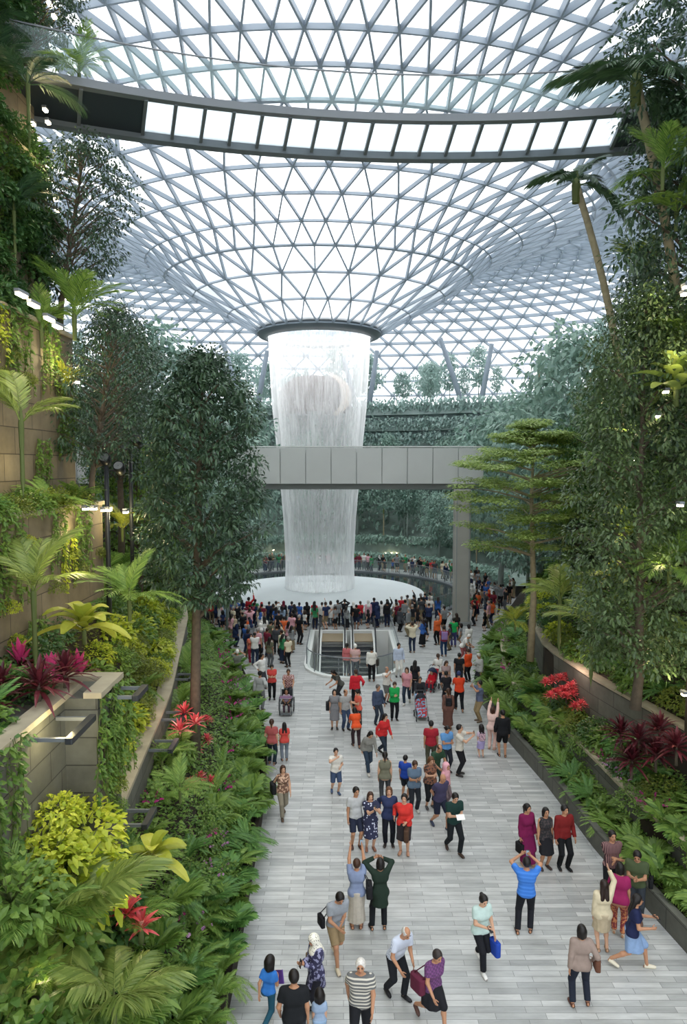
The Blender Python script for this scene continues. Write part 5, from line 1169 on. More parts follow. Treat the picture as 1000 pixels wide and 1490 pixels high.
tree_tpl('mistyT', 'slim misty green tree', L_hz1, M_barkH, H=10, R=1.8, zb=4.2, ncl=40, per=60, leaf=.3, lw=.08, seed=10, crad=.4, trunk=.1)
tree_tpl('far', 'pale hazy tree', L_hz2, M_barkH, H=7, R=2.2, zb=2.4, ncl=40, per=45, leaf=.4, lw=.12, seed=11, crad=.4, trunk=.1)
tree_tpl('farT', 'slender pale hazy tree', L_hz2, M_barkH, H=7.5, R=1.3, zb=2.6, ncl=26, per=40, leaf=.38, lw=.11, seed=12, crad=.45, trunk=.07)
tree_tpl('leanD', 'dark tree leaning from the left wall', L_dark, M_bark, H=6.6, R=2.0, zb=1.6, ncl=80, per=85, leaf=.13, lw=.036, seed=13, crad=.28, trunk=.1, lean=1.0)
tree_tpl('tallD', 'tall dark tree', L_dark, M_bark, H=14, R=2.3, zb=6.0, ncl=120, per=90, leaf=.15, lw=.04, seed=14, crad=.28, trunk=.16)
tree_tpl('tallG', 'tall green tree', L_deep, M_bark, H=13, R=2.4, zb=5.0, ncl=120, per=90, leaf=.16, lw=.045, seed=15, crad=.28, trunk=.15)
tree_tpl('emerg', 'very tall dark tree', L_dark, M_bark, H=22, R=2.5, zb=9.5, ncl=230, per=90, leaf=.14, lw=.036, seed=16, crad=.24, trunk=.2, lean=-1.7)
palm_tpl('farpalm', 'small hazy palm', 4.5, .1, 9, 1.6, L_hz1, elev=(0, 70), n=14, droop=.55, lf=.3, lw=.04)
PCOUNT = {}
def plant(key, loc, rz=None, sc=1.0, label=None, group=None, where=None):
    name, catg, desc, rm, parts = TP[key]
    if where:
        k = (desc, where); PCOUNT[k] = PCOUNT.get(k, 0) + 1; label = f'{desc}, {nth(PCOUNT[k])} from near end {where}'; group = group or f'{desc.split(" ", 1)[-1]} {where}'
    o = ob(name, rm, None, loc, NR.uniform(0, 2 * PI) if rz is None else rz, sc)
    tag(o, label, catg, group)
    for pn, me in parts: ob(pn, me, o)
    return o
pr_ = random.Random(21)
def rowof(keys, fx, D0, D1, step, where, sc=(.85, 1.15), zf=zL, jx=.12, seq=None):
    D = D0; i = 0
    while D < D1:
        k = keys[i % len(keys)] if seq else pr_.choice(keys); x = fx(D) + pr_.uniform(-jx, jx)
        plant(k, (x, D + pr_.uniform(-.1, .1), zf(x, D)), None, pr_.uniform(*sc), where=where); D += step * (1 + max(0, D - 24) * .03); i += 1
eL = lambda off: (lambda D: lerp1(XL, D) - off)
# left bank, from the walkway edge up to the first wall
rowof(['xan', 'fern', 'fern', 'xanD', 'fernD'], eL(.3), 10.6, 42, .62, 'along left walkway edge', (.75, 1.0))
rowof(['fernD', 'orcL', 'fern', 'orcL', 'xan', 'bush'], eL(.75), 10.8, 40, .7, 'in second row of left bank', (.85, 1.1))
rowof(['orcM', 'fernD', 'orcM', 'fern', 'bush', 'xan'], eL(1.2), 10.6, 40, .72, 'in third row of left bank', (.85, 1.15))
rowof(['fern', 'orcM', 'arec', 'bushO', 'shrub', 'fernD'], lambda D: lerp1(X1, D) + .35, 10.8, 40, .85, 'below the left coping wall', (.6, .9))
rowof(['bushY', 'bushO', 'bush', 'shrubY', 'fern'], lambda D: lerp1(X1, D) - .75, 13.6, 44, .62, 'just above the left coping wall', (.8, 1.1))
rowof(['bush', 'bushO', 'shrubY', 'shrub', 'bushY'], lambda D: lerp1(X1, D) - 1.5, 13.9, 44, .8, 'on left slope behind the coping wall', (.9, 1.3))
rowof(['shrub', 'bushD', 'fernD', 'arec', 'bush'], lambda D: lerp1(X1, D) - 2.3, 14.4, 44, 1.0, 'high on the left slope', (1, 1.4))
# near left corner
for i, (x, D, z, k, s) in enumerate([(-4.4, 9.0, 3.4, 'shrub', 1.25), (-4.45, 10.0, 3.7, 'shrub', 1.3), (-4.4, 11.0, 3.9, 'shrubY', 1.3), (-4.5, 11.8, 4.3, 'shrubY', 1.0), (-4.35, 12.1, 3.3, 'shrubD', 1.1), (-4.5, 10.5, 4.6, 'shrubY', .8), (-4.6, 9.5, 4.6, 'shrub', 1.0), (-4.1, 11.5, 3.0, 'shrubD', 1.0), (-4.6, 11.2, 5.0, 'shrubY', .55), (-4.2, 8.4, 3.2, 'shrub', 1.2)]):
    plant(k, (x, D, z - .35), None, s, where='before the dark left stone wall')
for (px, py, D, k, s, dz, lab) in [(110, 1300, 10.0, 'kent', .95, 1.5, 'big drooping palm in the lower left corner, large pale fronds'), (165, 1420, 9.3, 'kent', .7, 1.1, 'smaller feathery palm at the bottom left beside a lit coping'), (40, 1330, 9.6, 'arec', .8, .6, 'green areca palm behind the big lower left palm'),
        (222, 1225, 12.6, 'broad', .55, .5, 'yellow broad leaved palm beside the end of the left coping wall'), (262, 1150, 15.2, 'arec', .55, .3, 'small palm with pale stripes right of the left coping wall end'), (20, 1440, 8.9, 'fern', 1.0, .2, 'large lit fern at the bottom left corner'), (60, 1400, 9.4, 'fern', .9, .2, 'yellowish fern under the big lower left palm'),
        (48, 835, 13.6, 'young', .95, 1.9, 'young palm on a thin stem before the lower stone wall'), (122, 905, 14.2, 'broad', .72, .35, 'big yellow-green broad leaved palm under the lower stone wall'), (188, 862, 17.2, 'arec', .95, .7, 'spiky areca palm right of the yellow broad leaved palm'),
        (178, 765, 21, 'arecY', .8, .5, 'brightly lit yellow palm beside the lamp post'), (30, 590, 14.9, 'young', .95, 1.9, 'young palm standing before the upper stone wall'), (95, 555, 19.3, 'arecY', .7, .6, 'glowing yellow palm at the end of the upper stone wall'),
        (108, 455, 18.8, 'arec', 1.15, .7, 'large green palm overhanging the upper stone wall end'), (60, 470, 17.8, 'arec', .8, .6, 'green palm over the upper left wall lights'), (40, 105, 18.5, 'kentD', 1.0, 1.9, 'dark palm high on the left planted wall'), (20, 300, 17.6, 'kentD', .8, 1.4, 'dark palm halfway up the left planted wall'),
        (115, 100, 20.6, 'arec', .9, .6, 'palm hanging out near the top of left wall')]:
    p = atd(px, py, D); plant(k, (p[0], p[1], p[2] - dz), None, s, lab)
for (px, py, D) in [(18, 985, 13.0), (50, 1000, 13.2), (75, 965, 13.8), (30, 945, 13.9), (115, 960, 14.4), (85, 990, 13.2)]:
    p = atd(px, py + 22, D); plant('cordP', p - np.array([0, 0, .35]), None, .95, where='on the stone terrace at left')
for (px, py, D) in [(185, 1325, 11.2), (205, 1345, 11.2), (178, 1300, 11.6), (262, 1060, 18.5), (285, 1050, 19.2), (268, 1035, 19.6)]:
    p = atd(px, py, D); plant('brom', (p[0], p[1], p[2] - .15), None, 1.1, where='on the left bank')
# planted ledges of the tall left walls
def ledge(x0, x1, z, D0, D1, n, keys, where, sc=(.8, 1.2), seed=1):
    r = random.Random(seed)
    for D in sorted(r.uniform(D0, D1) for _ in range(n)): plant(r.choice(keys), (r.uniform(x0, x1), D, z + .05), None, r.uniform(*sc), where=where)
ledge(-6.6, -5.0, 6.2, 10.6, 12.7, 9, ['shrub', 'bushD', 'cordB', 'fernD'], 'on the lowest left terrace', seed=2)
ledge(-7.5, -6.85, 9.25, 12, 19.6, 17, ['fern', 'bushO', 'fernD', 'bush', 'fern'], 'on top of the lower stone wall', seed=3)
ledge(-8.3, -7.75, 13.85, 12, 20.2, 17, ['fernD', 'bushD', 'shrubD', 'cordB', 'fernD'], 'on top of the upper stone wall', seed=4)
ledge(-9.0, -8.5, 18.55, 13, 20.6, 15, ['fernD', 'bushD', 'kentD', 'shrubD'], 'on the third left terrace', seed=5)
def wallplants(x, z0, z1, D0, D1, n, keys, where, seed, sc=(.8, 1.15)):
    r = random.Random(seed)
    for D in sorted(r.uniform(D0, D1) for _ in range(n)): plant(r.choice(keys), (x - .05, D, r.uniform(z0, z1)), None, r.uniform(*sc), where=where)
wallplants(-8.3, 14.3, 18.0, 15.5, 20.6, 34, ['shrubD', 'bushD', 'fernD', 'bushD', 'shrubD'], 'hanging on the planted left wall', 6, (.7, 1.05))
wallplants(-8.95, 19.5, 25.5, 17.2, 21.3, 34, ['shrubD', 'bushD', 'fernD', 'kentD'], 'hanging on the topmost left wall', 7, (.7, 1.05))
wallplants(-6.62, 6.5, 8.9, 13.5, 19.6, 10, ['bushO', 'bushY'], 'creeping up the lower stone wall', 8, (.35, .55))
wallplants(-7.52, 9.8, 13, 13.5, 20, 9, ['bushO', 'bushD'], 'creeping up the upper stone wall', 9, (.35, .55))
wallplants(-4.27, 3.8, 5.9, 12.4, 13.4, 4, ['bushO', 'bush'], 'hanging from the dark wall corner', 10, (.35, .5))
# hero trees, left
b = atd(283, 1088, 20.0); plant('darkcol', (b[0], b[1], b[2]), .4, 1.0, 'tall dense dark tree with bare trunk at the left bank')
HC = {'round': 4.8, 'roundD': 5, 'roundG': 4.3, 'misty': 6.3, 'mistyT': 7, 'tallD': 10.2, 'tallG': 9.2, 'emerg': 16, 'climb': 5.6}
def herotree(px, py, D, k, lab, zf):
    p = atd(px, py, D); zb_ = zf(p[0], p[1]); s = max(.6, min(1.5, (p[2] - zb_) / HC[k])); plant(k, (p[0], p[1], zb_), None, s, lab)
plant('leanD', (-7.85, 20.0, 13.85), .1, .8, 'loose dark tree leaning out from the left wall above the palms')
plant('leanD', (-8.98, 20.9, 21.0), .5, .72, 'dark tree leaning out at the top left edge of the roof')
plant('leanD', (-6.95, 19.6, 9.25), .3, .76, 'dark green tree leaning out beneath the left palms')
for a in [(160, 620, 30, 'tallG', 'mid green tree right of the stone walls'), (215, 590, 36, 'misty', 'misty green tree behind the lamp post'), (250, 680, 38, 'misty', 'misty tree half hidden by the dark left tree'), (345, 610, 52, 'mistyT', 'slim misty tree right behind the dark left tree'), (300, 570, 48, 'misty', 'misty tree behind the top of the dark left tree'),
        (200, 720, 29, 'roundG', 'green tree between lamp post and dark left tree'), (330, 760, 44, 'mistyT', 'misty tree low behind the dark left tree'), (230, 790, 31, 'roundG', 'low green tree left of the bare dark tree trunk'), (170, 560, 27, 'tallD', 'dark tree standing behind the lamp post')]: herotree(*a, zL)
for (px, py, D) in [(285, 1010, 20.3), (300, 990, 21.5), (290, 1045, 19.0), (305, 1025, 19.6), (276, 1075, 18.2), (300, 960, 23)]:
    p = atd(px, py, D); plant('cordR', (p[0], p[1], zL(p[0], p[1])), None, .6, where='round the foot of dark left tree')
# right bank
eR = lambda off: (lambda D: lerp1(XR, D) + off)
rowof(['fern', 'xan', 'fern', 'xan', 'fernD'], eR(.55), 13.6, 42, .66, 'along right planter edge', (.8, 1.05), zR)
rowof(['fern', 'orcL', 'xan', 'bush', 'orcM', 'xanD'], eR(1.25), 13.6, 42, .75, 'in second row of right bank', (.8, 1.05), zR)
rowof(['bushD', 'fern', 'xanD', 'bushO', 'shrub'], lambda D: (r1(D) + lerp1(R2T, D)) / 2 + .1, 14, 40, .8, 'between the two right planter walls', (.8, 1.1), zR)
rowof(['fernD', 'bushO', 'shrubY', 'shrub', 'bushD'], lambda D: lerp1(R2T, D) + .7, 14, 42, .8, 'above the upper right wall', (.85, 1.2), zR)
rowof(['shrubD', 'arec', 'shrub', 'broadG', 'bushD'], lambda D: lerp1(R2T, D) + 2.0, 15, 46, 1.2, 'on the lower right slope', (1, 1.5), zR)
rowof(['shrubD', 'arec', 'roundG', 'kentD', 'shrub'], lambda D: lerp1(R2T, D) + 3.6, 16, 50, 1.7, 'on the middle right slope', (.8, 1.2), zR)
for (px, py, D) in [(930, 1075, 18.6), (905, 1065, 19.4), (955, 1095, 18.3), (985, 1085, 18.0), (920, 1105, 18.4), (960, 1060, 19.0)]:
    p = atd(px, py, D); plant('cordB', p - np.array([0, 0, .35]), None, 1.15, where='on the right terrace')
for (px, py, D) in [(805, 985, 25.5), (820, 1000, 25), (835, 1005, 24.6), (848, 1020, 24), (826, 980, 25.8), (812, 1004, 24.8), (842, 990, 25)]:
    p = atd(px, py, D); [plant('cordR', p - np.array([q * .3, q * .25 - .1, .3]), None, .62, where='in the glowing pink patch at right') for q in (-1, 0, 1)]
for (px, py, D, k, s, dz, lab) in [(815, 868, 24.5, 'young', 1.15, 2.0, 'palm with upright fronds behind the pink cordylines'), (862, 905, 22, 'young', 1.2, 2.1, 'palm on a slim stem right of the pink cordylines'), (820, 770, 30, 'arec', 1.3, .7, 'feathery palm right of the layered tree'), (905, 700, 25, 'arec', 1.3, .7, 'palm below the tall slender palm'),
        (915, 760, 22, 'broadG', 1.0, .6, 'broad leaved palm halfway up the right slope'), (895, 830, 21, 'broad', .62, .4, 'yellow broad leaf plant half way up the right slope'), (975, 820, 17.5, 'arec', 1.0, .7, 'green areca palm at the right edge'), (985, 545, 17, 'broadG', 1.0, .6, 'broad leaved palm at right edge below the small lamps'),
        (945, 400, 22, 'young', 1.1, 2.0, 'fan-like dark palm under the leaning tall palm'), (985, 300, 18, 'arec', .9, .6, 'bright green palm at the right edge'), (985, 480, 18, 'arec', .8, .6, 'green palm at the right edge above the broad leaf palm'), (940, 640, 20.5, 'arec', 1.1, .7, 'palm in front of the small red flowers'),
        (965, 240, 17.5, 'arec', .9, .6, 'light green palm beside the canopy bridge end'), (750, 905, 27.5, 'arecY', .75, .4, 'yellowish palm beside the column at right planter')]:
    p = atd(px, py, D); plant(k, (p[0], p[1], p[2] - dz), None, s, lab)
p = atd(908, 628, 22); plant('tall', (p[0], p[1], p[2]), .0, 1.02, 'tall slender palm with small crown against the roof')
p = atd(990, 480, 19); plant('tall2', (p[0] + .3, p[1], p[2] - 3), .2, 1.0, 'tall leaning palm with heavy crown by the canopy bridge')
b = atd(772, 948, 29); plant('layer', b, .5, 1.0, 'pale green tree with flat layered branches at right planter')
b = atd(925, 1010, 18.2); plant('climb', b, 0, 1.0, 'tall bushy tree of small grey-green leaves at right')
for a in [(938, 470, 34, 'tallD', 'dark dense tree below the fan-like palm'), (885, 640, 28, 'tallG', 'green tree behind the tall slender palm'),
        (840, 590, 38, 'misty', 'misty tree left of the tall palm trunk'), (790, 650, 44, 'misty', 'misty tree behind the layered tree'), (865, 680, 33, 'round', 'dark tree right of the layered tree'), (840, 760, 33, 'roundD', 'dark tree low behind the layered tree'), (730, 640, 52, 'misty', 'misty tree right of the bridge end'), (770, 760, 42, 'misty', 'misty tree low behind the layered trunk'),
        (965, 580, 26, 'tallG', 'green tree left of the right edge broad palm'), (1030, 420, 19, 'tallD', 'tall dark tree at right edge behind the leaning palm')]: herotree(*a, zR)
plant('emerg', (10.9, 18.6, zR(10.9, 18.6)), 0, .98, 'very tall dark tree at the top right corner'); plant('emerg', (10.2, 14.5, zR(10.2, 14.5)), .3, .85, 'very tall tree at the right edge above the canopy bridge')
# low plants that carpet the soil: nobody could count them
def carpet(n, fx0, fx1, D0, D1, zf, L, W, mat, name, label):
    D = NR.uniform(D0, D1, n); u = NR.uniform(0, 1, n); x = np.array([fx0(d) + (fx1(d) - fx0(d)) * t for d, t in zip(D, u)])
    z = np.array([zf(a, d) for a, d in zip(x, D)]) + NR.uniform(0, .22, n)
    o = obj(name, blades(np.stack([x, D, z], -1), rdir(n, -.2, .8), rdir(n) * .5 + np.array([0, 0, 1.0]), L * NR.uniform(.6, 1.3, n), W, 2, .3, .2, prof_oval), mat); tag(o, label, 'ground cover', kind='stuff')
carpet(26000, lambda D: lerp1(XL, D) - .2, lambda D: lerp1(X1, D) + .05, 9, 44, zL, .11, .035, L_mid, 'ground_cover', 'low leafy ground cover over the left bank')
carpet(26000, lambda D: lerp1(X1, D) - .4, lambda D: min(-6.7, lerp1(X1, D) - 3), 13.4, 44, zL, .12, .04, L_olive, 'ground_cover', 'yellow-green ground cover on the slope behind the left wall')
carpet(26000, lambda D: lerp1(XR, D) + .25, lambda D: lerp1(R2T, D) - .1, 13, 44, zR, .11, .035, L_mid, 'ground_cover', 'low leafy ground cover in the right planters')
carpet(30000, lambda D: lerp1(R2T, D) + .3, lambda D: lerp1(R2T, D) + 6, 13, 50, zR, .14, .045, L_mid, 'ground_cover', 'leafy ground cover over the right slope')
# creepers hanging down the stone walls
def creeper_mesh(n, L):
    S, Lf = [], []
    for k in range(n):
        y = NR.uniform(-.5, .5); l = L * NR.uniform(.4, 1); t = np.linspace(0, 1, 6); P = np.stack([.06 + .04 * np.sin(5 * t + k), y + .08 * np.sin(4 * t + 2 * k), -l * t + .1], -1); S.append(tube(P, .006, 4, caps=False))
        m = int(16 * l / .8); q = NR.uniform(0, 1, m); B = np.stack([np.interp(q, t, P[:, i]) for i in range(3)], -1); Lf.append(blades(B, rdir(m) + np.array([.6, 0, -.2]), rdir(m) * .4 + np.array([1.0, 0, .5]), .1 * NR.uniform(.6, 1.2, m), .034, 2, .3, .2, prof_oval))
    return cat(S), cat(Lf)
a_, b_ = creeper_mesh(14, 1.9); tpl('creep', 'creeper', 'creeper', 'hanging green creeper', (a_, M_stalk), [('foliage', b_, L_mid)])
a_, b_ = creeper_mesh(10, 1.4); tpl('creepY', 'creeper', 'creeper', 'hanging yellow-green creeper', (a_, M_stalk), [('foliage', b_, L_lime)])
def creepers(x, ztop, D0, D1, n, where, seed, keys=('creep', 'creepY'), dz=3):
    r = random.Random(seed)
    for i in range(n): plant(r.choice(keys), (x, D0 + (D1 - D0) * (i + r.uniform(.2, .8)) / n, ztop - r.uniform(0, dz) * (i % 2)), 0, r.uniform(.8, 1.2), where=where)
creepers(-6.68, 9.1, 12, 19.7, 8, 'on the lower stone wall', 31); creepers(-7.58, 13.7, 12.5, 20.2, 8, 'on the upper stone wall', 32); creepers(-8.38, 18.4, 15, 20.7, 12, 'on the third left wall', 33, ('creep',)); creepers(-4.88, 6.2, 9, 12.2, 2, 'on the dark stone wall', 34, ('creep',)); creepers(-4.3, 6.1, 12.4, 13.5, 3, 'at the dark stone wall corner', 35, ('creep',))
creepers(-8.98, 26, 16.5, 21.4, 12, 'on the topmost left wall', 36, ('creep',), 6)

# ------------------------------------------------------------------ far side: terraced forest, balcony building, roof garden
def arcsolid(r0, r1, z0, z1, a0, a1, n=60): return lathe([(r0, z0), (r0, z1), (r1, z1)], n, (AX, AY, 0), math.radians(a0), math.radians(a1))
M_hzwall = plain('haze_tinted_stone', '#9aa8a3', .85, noise=.12, nscale=.5); M_hzsoil = plain('haze_tinted_soil', '#6f7f76', .95, noise=.3, nscale=1); M_hzdark = plain('haze_tinted_recess', '#6a7d76', .9); M_hzband = plain('balcony_band', '#a9bab5', .7); M_hzgl = plain('balcony_glass', '#8aa3a0', .35)  # far surfaces: distance haze is painted into these pale base colours
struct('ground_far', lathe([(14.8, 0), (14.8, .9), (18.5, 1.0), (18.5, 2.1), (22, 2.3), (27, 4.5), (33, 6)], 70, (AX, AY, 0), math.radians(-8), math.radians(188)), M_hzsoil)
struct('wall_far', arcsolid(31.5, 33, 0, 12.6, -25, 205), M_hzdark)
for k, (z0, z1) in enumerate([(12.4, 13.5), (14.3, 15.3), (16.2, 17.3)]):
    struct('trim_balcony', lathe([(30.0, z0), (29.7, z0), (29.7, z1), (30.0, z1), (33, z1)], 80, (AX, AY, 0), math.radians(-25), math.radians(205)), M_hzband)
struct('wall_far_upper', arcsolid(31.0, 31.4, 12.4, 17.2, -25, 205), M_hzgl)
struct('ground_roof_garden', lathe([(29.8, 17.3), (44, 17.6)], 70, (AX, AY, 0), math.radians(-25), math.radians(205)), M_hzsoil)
def ringplant(keys, n, r0, r1, a0, a1, zf, sc, where, seed):
    r = random.Random(seed)
    for i in range(n):
        a = math.radians(a1 + (a0 - a1) * (i + r.uniform(.2, .8)) / n); q = r.uniform(r0, r1); k = r.choice(keys); name, catg, desc, rm, parts = TP[k]
        o = plant(k, (AX + q * math.cos(a), AY + q * math.sin(a), zf(q)), None, r.uniform(*sc), f'{desc}, {nth(i + 1)} from left {where}', where[0].upper() and 'trees ' + where)
zfar = lambda q: float(np.interp(q, [14.8, 18.5, 18.51, 22, 27, 33], [.9, 1.0, 2.1, 2.3, 4.5, 6]))
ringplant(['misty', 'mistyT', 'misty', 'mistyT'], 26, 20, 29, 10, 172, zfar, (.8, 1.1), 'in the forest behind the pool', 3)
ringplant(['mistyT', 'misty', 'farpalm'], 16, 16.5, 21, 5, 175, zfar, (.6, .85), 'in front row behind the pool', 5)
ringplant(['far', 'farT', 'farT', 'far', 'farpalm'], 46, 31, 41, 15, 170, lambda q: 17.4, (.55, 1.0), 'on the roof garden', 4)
def leafstrip(r, z, a0, a1, n, L, W, hz, mat, name, label, dz=.6, dr=.4, scal=1):
    a = np.radians(NR.uniform(a0, a1, n)); q = r + NR.uniform(-dr, dr, n); P = np.stack([AX + q * np.cos(a), AY + q * np.sin(a), z + NR.uniform(-dz, dz * .7, n)], -1)
    T = np.stack([-np.cos(a), -np.sin(a), NR.uniform(-1.2, .6, n)], -1) + rdir(n) * .7
    o = obj(name, blades(P, T, rdir(n) + np.array([0, 0, 1.0]), L, W, 2, .3, .2, prof_oval), mat); tag(o, label, 'foliage', kind='stuff'); return o
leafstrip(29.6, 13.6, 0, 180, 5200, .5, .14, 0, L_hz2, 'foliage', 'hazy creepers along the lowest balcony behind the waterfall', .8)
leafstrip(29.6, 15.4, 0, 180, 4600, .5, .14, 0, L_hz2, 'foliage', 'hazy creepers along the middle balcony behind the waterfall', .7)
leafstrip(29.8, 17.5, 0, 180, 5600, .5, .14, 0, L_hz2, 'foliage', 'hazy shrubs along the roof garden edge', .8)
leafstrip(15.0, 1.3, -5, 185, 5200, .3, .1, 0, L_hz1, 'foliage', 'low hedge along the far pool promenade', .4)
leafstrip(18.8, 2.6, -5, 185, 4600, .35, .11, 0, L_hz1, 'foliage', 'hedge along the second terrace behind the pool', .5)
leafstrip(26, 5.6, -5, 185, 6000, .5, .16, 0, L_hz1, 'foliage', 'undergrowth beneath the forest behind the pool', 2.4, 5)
# big round brown canopy seen through the falling water
p = atd(457, 578, 84); t = empty('round_canopy', p); tag(t, 'large reddish brown round canopy with pale crescent seen through the waterfall', 'canopy')
obj('shell', xf(lathe([(.01, 2.6), (2.2, 2.3), (3.8, 1.2), (4.4, -.4), (4.0, -1.8)], 40), np.diag([1, .6, 1.0])), plain('brown_shell', '#4a2c22', .6), t, True)
a = np.linspace(-.9, 1.1, 20); obj('crescent', grid(np.stack([np.stack([4.45 * np.cos(a) - .1, np.full(20, -1.9), 2.9 * np.sin(a)], -1), np.stack([(3.0 + .3 * np.abs(a)) * np.cos(a) + .2, np.full(20, -2.2), 2.6 * np.sin(a)], -1)], 0)), plain('pale_crescent', '#e6cdb8', .5), t)
obj('support', tube([(0, 0, -3.2), (0, 0, -1.0)], .5, 10), M_hzband, t)
# ------------------------------------------------------------------ fixtures
M_head = plain('spot_housing', '#17191c', .4)
p = atd(158, 830, 19.4); t = empty('lamp_post', (p[0], p[1], 6.2)); tag(t, 'dark lamp post with round black spotlights beside the stone walls', 'lamp post')
obj('pole', tube([(0, 0, 0), (0, 0, 4.2)], [.07, .06], 10), M_dark, t, True); obj('pole', tube([(.3, 1.2, .4), (.3, 1.2, 4.6)], [.06, .05], 10), M_dark, t, True)
for k, (x, y, z) in enumerate([(0, -.05, 4.22), (.36, 0, 4.0), (.5, 1.2, 4.75), (.2, 1.2, 4.55)]):
    h = obj('spotlight_head', xf(lathe([(.01, -.2), (.12, -.18), (.15, 0), (.15, .16), (.13, .17)], 16), Rx(1.0), (x, y, z)), M_head, t, True)
    obj('lens', xf(lathe([(.01, .15), (.125, .15)], 16), Rx(1.0), (x, y, z)), M_grey, h)
obj('arm', tube([(0, 0, 3.95), (.36, 0, 3.95)], .025, 6), M_dark, t)
# bracket lights on the coping wall and dark stone wall
def bracket(x, D, z, label, dx=.55, dz=0, L=.75):
    t = empty('light_bracket', (x, D, z)); tag(t, label, 'light bracket', 'light brackets on the left walls')
    for q in (-L / 2 + .08, L / 2 - .08): obj('arm', box(0, dx, q - .025, q + .025, -.03, .03), M_grey, t)
    obj('lamp_bar', rbox((dx, 0, 0), .12, L, .1, .02), M_dark, t)
    for q in (-.2, .2): obj('lamp_lens', box(dx - .04, dx + .04, q - .06, q + .06, -.056, -.05), M_lamp, t)
    return t
for i, (px, py) in enumerate([(200, 1190), (250, 1085), (262, 1042), (268, 985)]):
    p = onz(px, py, 3.3); x = lerp1(X1, p[1]); bracket(x + .02, p[1], 3.3, 'ladder-like grey light bracket, %s from near end of left coping wall' % nth(i + 1))
bracket(-4.9 + .02, 11.4, 6.0, 'large dark light bracket on the stone terrace wall', .6, L=1.1); bracket(-4.3, 13.1, 6.05, 'dark light bracket at the corner of the stone terrace', .5, L=.7)
# rows of wall lights: every lamp is its own fixture
def lamp(p, label, d=(0, 1, 0), L=.3, group=None):
    t = obj('wall_light', rbox((0, 0, .05), .12, L + .08, .07, .015), M_grey, None); t.location = tuple(p); tag(t, label, 'light', group)
    obj('lamp_lens', rbox((.0, 0, -.01), .1, L, .05, .012), M_lamp, t); return t
g = 'small lights up the left planted wall'
for i, (px, py) in enumerate([(72, 5), (79, 24), (72, 118), (72, 134), (66, 160), (70, 178), (48, 180), (57, 202), (71, 243), (74, 262), (69, 277), (80, 290), (83, 306), (84, 332), (82, 343), (74, 374), (84, 392), (88, 403), (94, 424), (94, 434), (95, 502), (101, 511), (113, 535), (113, 556)]):
    D = 20.9 if py < 240 else 21.2 if py < 440 else 20.4; p = atd(px, py, D); lamp(p, 'small bright lamp on the left wall, %s from the top' % nth(i + 1), group=g, L=.16)
for i, (px, py, D) in enumerate([(23, 429, 15.2), (41, 444, 15.7), (64, 464, 16.6), (76, 475, 17.1)]): lamp(atd(px, py, D) + np.array([.12, 0, 0]), 'bright light bar under the upper wall top, %s from left' % nth(i + 1), L=.4, group='lights under the upper wall top')
for i, (px, py, D) in enumerate([(119, 740, 17.6), (131, 740, 18.0), (146, 742, 18.8), (153, 742, 19.2), (178, 745, 19.8)]): lamp(atd(px, py, D) + np.array([.1, 0, 0]), 'warm light on top edge of the lower stone wall, %s from left' % nth(i + 1), L=.22, group='lights on the lower stone wall')
for i, (px, py, D) in enumerate([(148, 652, 22), (141, 663, 22)]): lamp(atd(px, py, D), 'round glowing lamp by the lamp post, %s' % ('upper' if i == 0 else 'lower'), L=.2)
for i, (px, py, D) in enumerate([(998, 418, 16), (996, 428, 16), (957, 606, 17.2), (969, 570, 17), (990, 735, 16.3), (924, 670, 21), (996, 1010, 17)]): lamp(atd(px, py, D), 'small lamp among the right slope plants, %s from top' % nth(i + 1), L=.14, group='lamps among the right slope plants')
def spot(px, py, D, dz, power, col=(1, .82, .42), r=.15, dy=0, dx=.0, size=1.5):
    l = bpy.data.lights.new('planting_light', 'POINT'); l.energy = power; l.color = col; l.shadow_soft_size = r
    o = bpy.data.objects.new('planting_light', l); COL.objects.link(o); p = atd(px, py, D); o.location = (p[0] + dx, p[1] + dy, p[2] + dz)
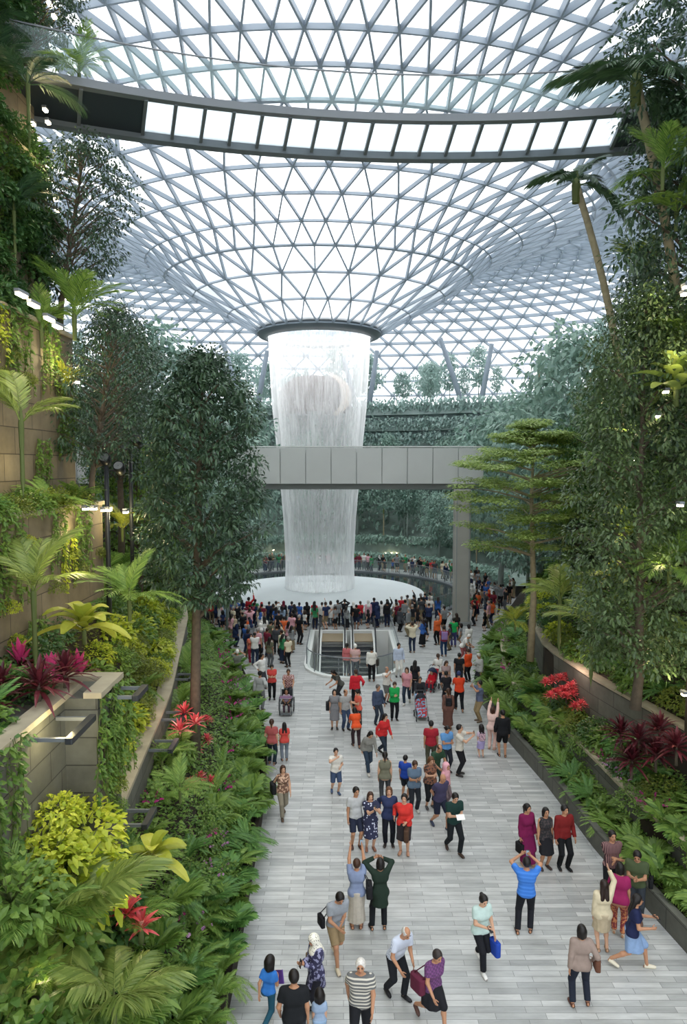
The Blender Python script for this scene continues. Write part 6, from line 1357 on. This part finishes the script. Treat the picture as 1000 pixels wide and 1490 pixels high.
for a in [(95, 1105, 11.2, .5, 60), (110, 880, 13.6, .9, 60), (180, 760, 20, .3, 90), (180, 1312, 10.8, .3, 30), (60, 1445, 9.0, .25, 22), (95, 545, 18.6, .4, 90), (60, 690, 16, .3, 50), (115, 790, 17.2, .3, 50), (270, 1050, 19, .5, 35, (1, .62, .5)), (215, 1210, 12.2, .4, 22), (200, 1020, 15.5, .7, 55),
          (230, 930, 18, .8, 60), (30, 480, 14.6, -.2, 40), (830, 985, 24.5, .6, 110, (1, .7, .6)), (940, 1000, 18.3, .6, 60), (985, 1020, 17, .6, 50), (905, 640, 21, .6, 80), (890, 800, 21.5, .6, 80), (960, 440, 17, .3, 60), (985, 550, 16.5, .6, 50), (70, 250, 19.5, .2, 50), (60, 180, 19, .3, 50), (960, 850, 17, .5, 40)]:
    spot(*a[:4], a[4] * .6, *a[5:])
# orange lamps far behind the pool
for i, (px, py) in enumerate([(561, 804), (570, 804), (577, 804), (398, 800), (403, 806), (600, 805)]):
    t = lamp(atd(px, py, 74), 'orange glowing lamp far behind the pool, %s in its row' % nth(i + 1), L=.5, group='orange lamps behind the pool')
# ------------------------------------------------------------------ camera and light
cam = bpy.data.cameras.new('camera'); cam.sensor_fit = 'VERTICAL'; cam.sensor_height = 36; cam.lens = 36 * FPX / 1490; cam.clip_end = 400; cam.clip_start = .2
co = bpy.data.objects.new('camera', cam); COL.objects.link(co); co.location = (0, 0, CZ); co.rotation_euler = (PI / 2 - PITCH, 0, 0); SC.camera = co
w = bpy.data.worlds.new('overcast'); SC.world = w; w.use_nodes = True
bg = w.node_tree.nodes['Background']; bg.inputs[0].default_value = (.93, .97, 1, 1); bg.inputs[1].default_value = 2.7
SC.view_settings.view_transform = 'Standard'; SC.view_settings.look = 'None'; SC.view_settings.exposure = 0; SC.view_settings.gamma = 1.08
SC.cycles.use_denoising = True
SC.cycles.max_bounces = 8; SC.cycles.diffuse_bounces = 4; SC.cycles.glossy_bounces = 2; SC.cycles.transparent_max_bounces = 16; SC.cycles.transmission_bounces = 3
SC.cycles.sample_clamp_indirect = 6
sl = bpy.data.lights.new('soft_daylight', 'SUN'); sl.energy = 1.6; sl.angle = 1.2; sl.color = (1, .98, .95); so = bpy.data.objects.new('soft_daylight', sl); COL.objects.link(so); so.rotation_euler = (-.25, .1, 0); so.location = (0, 40, 50)
al = bpy.data.lights.new('waterfall_fill', 'AREA'); al.shape = 'DISK'; al.size = 7.6; al.energy = 1100; ao = bpy.data.objects.new('waterfall_fill', al); COL.objects.link(ao); ao.location = (AX, AY, 22.5)  # added fill lamp over the oculus, whitens the falling water
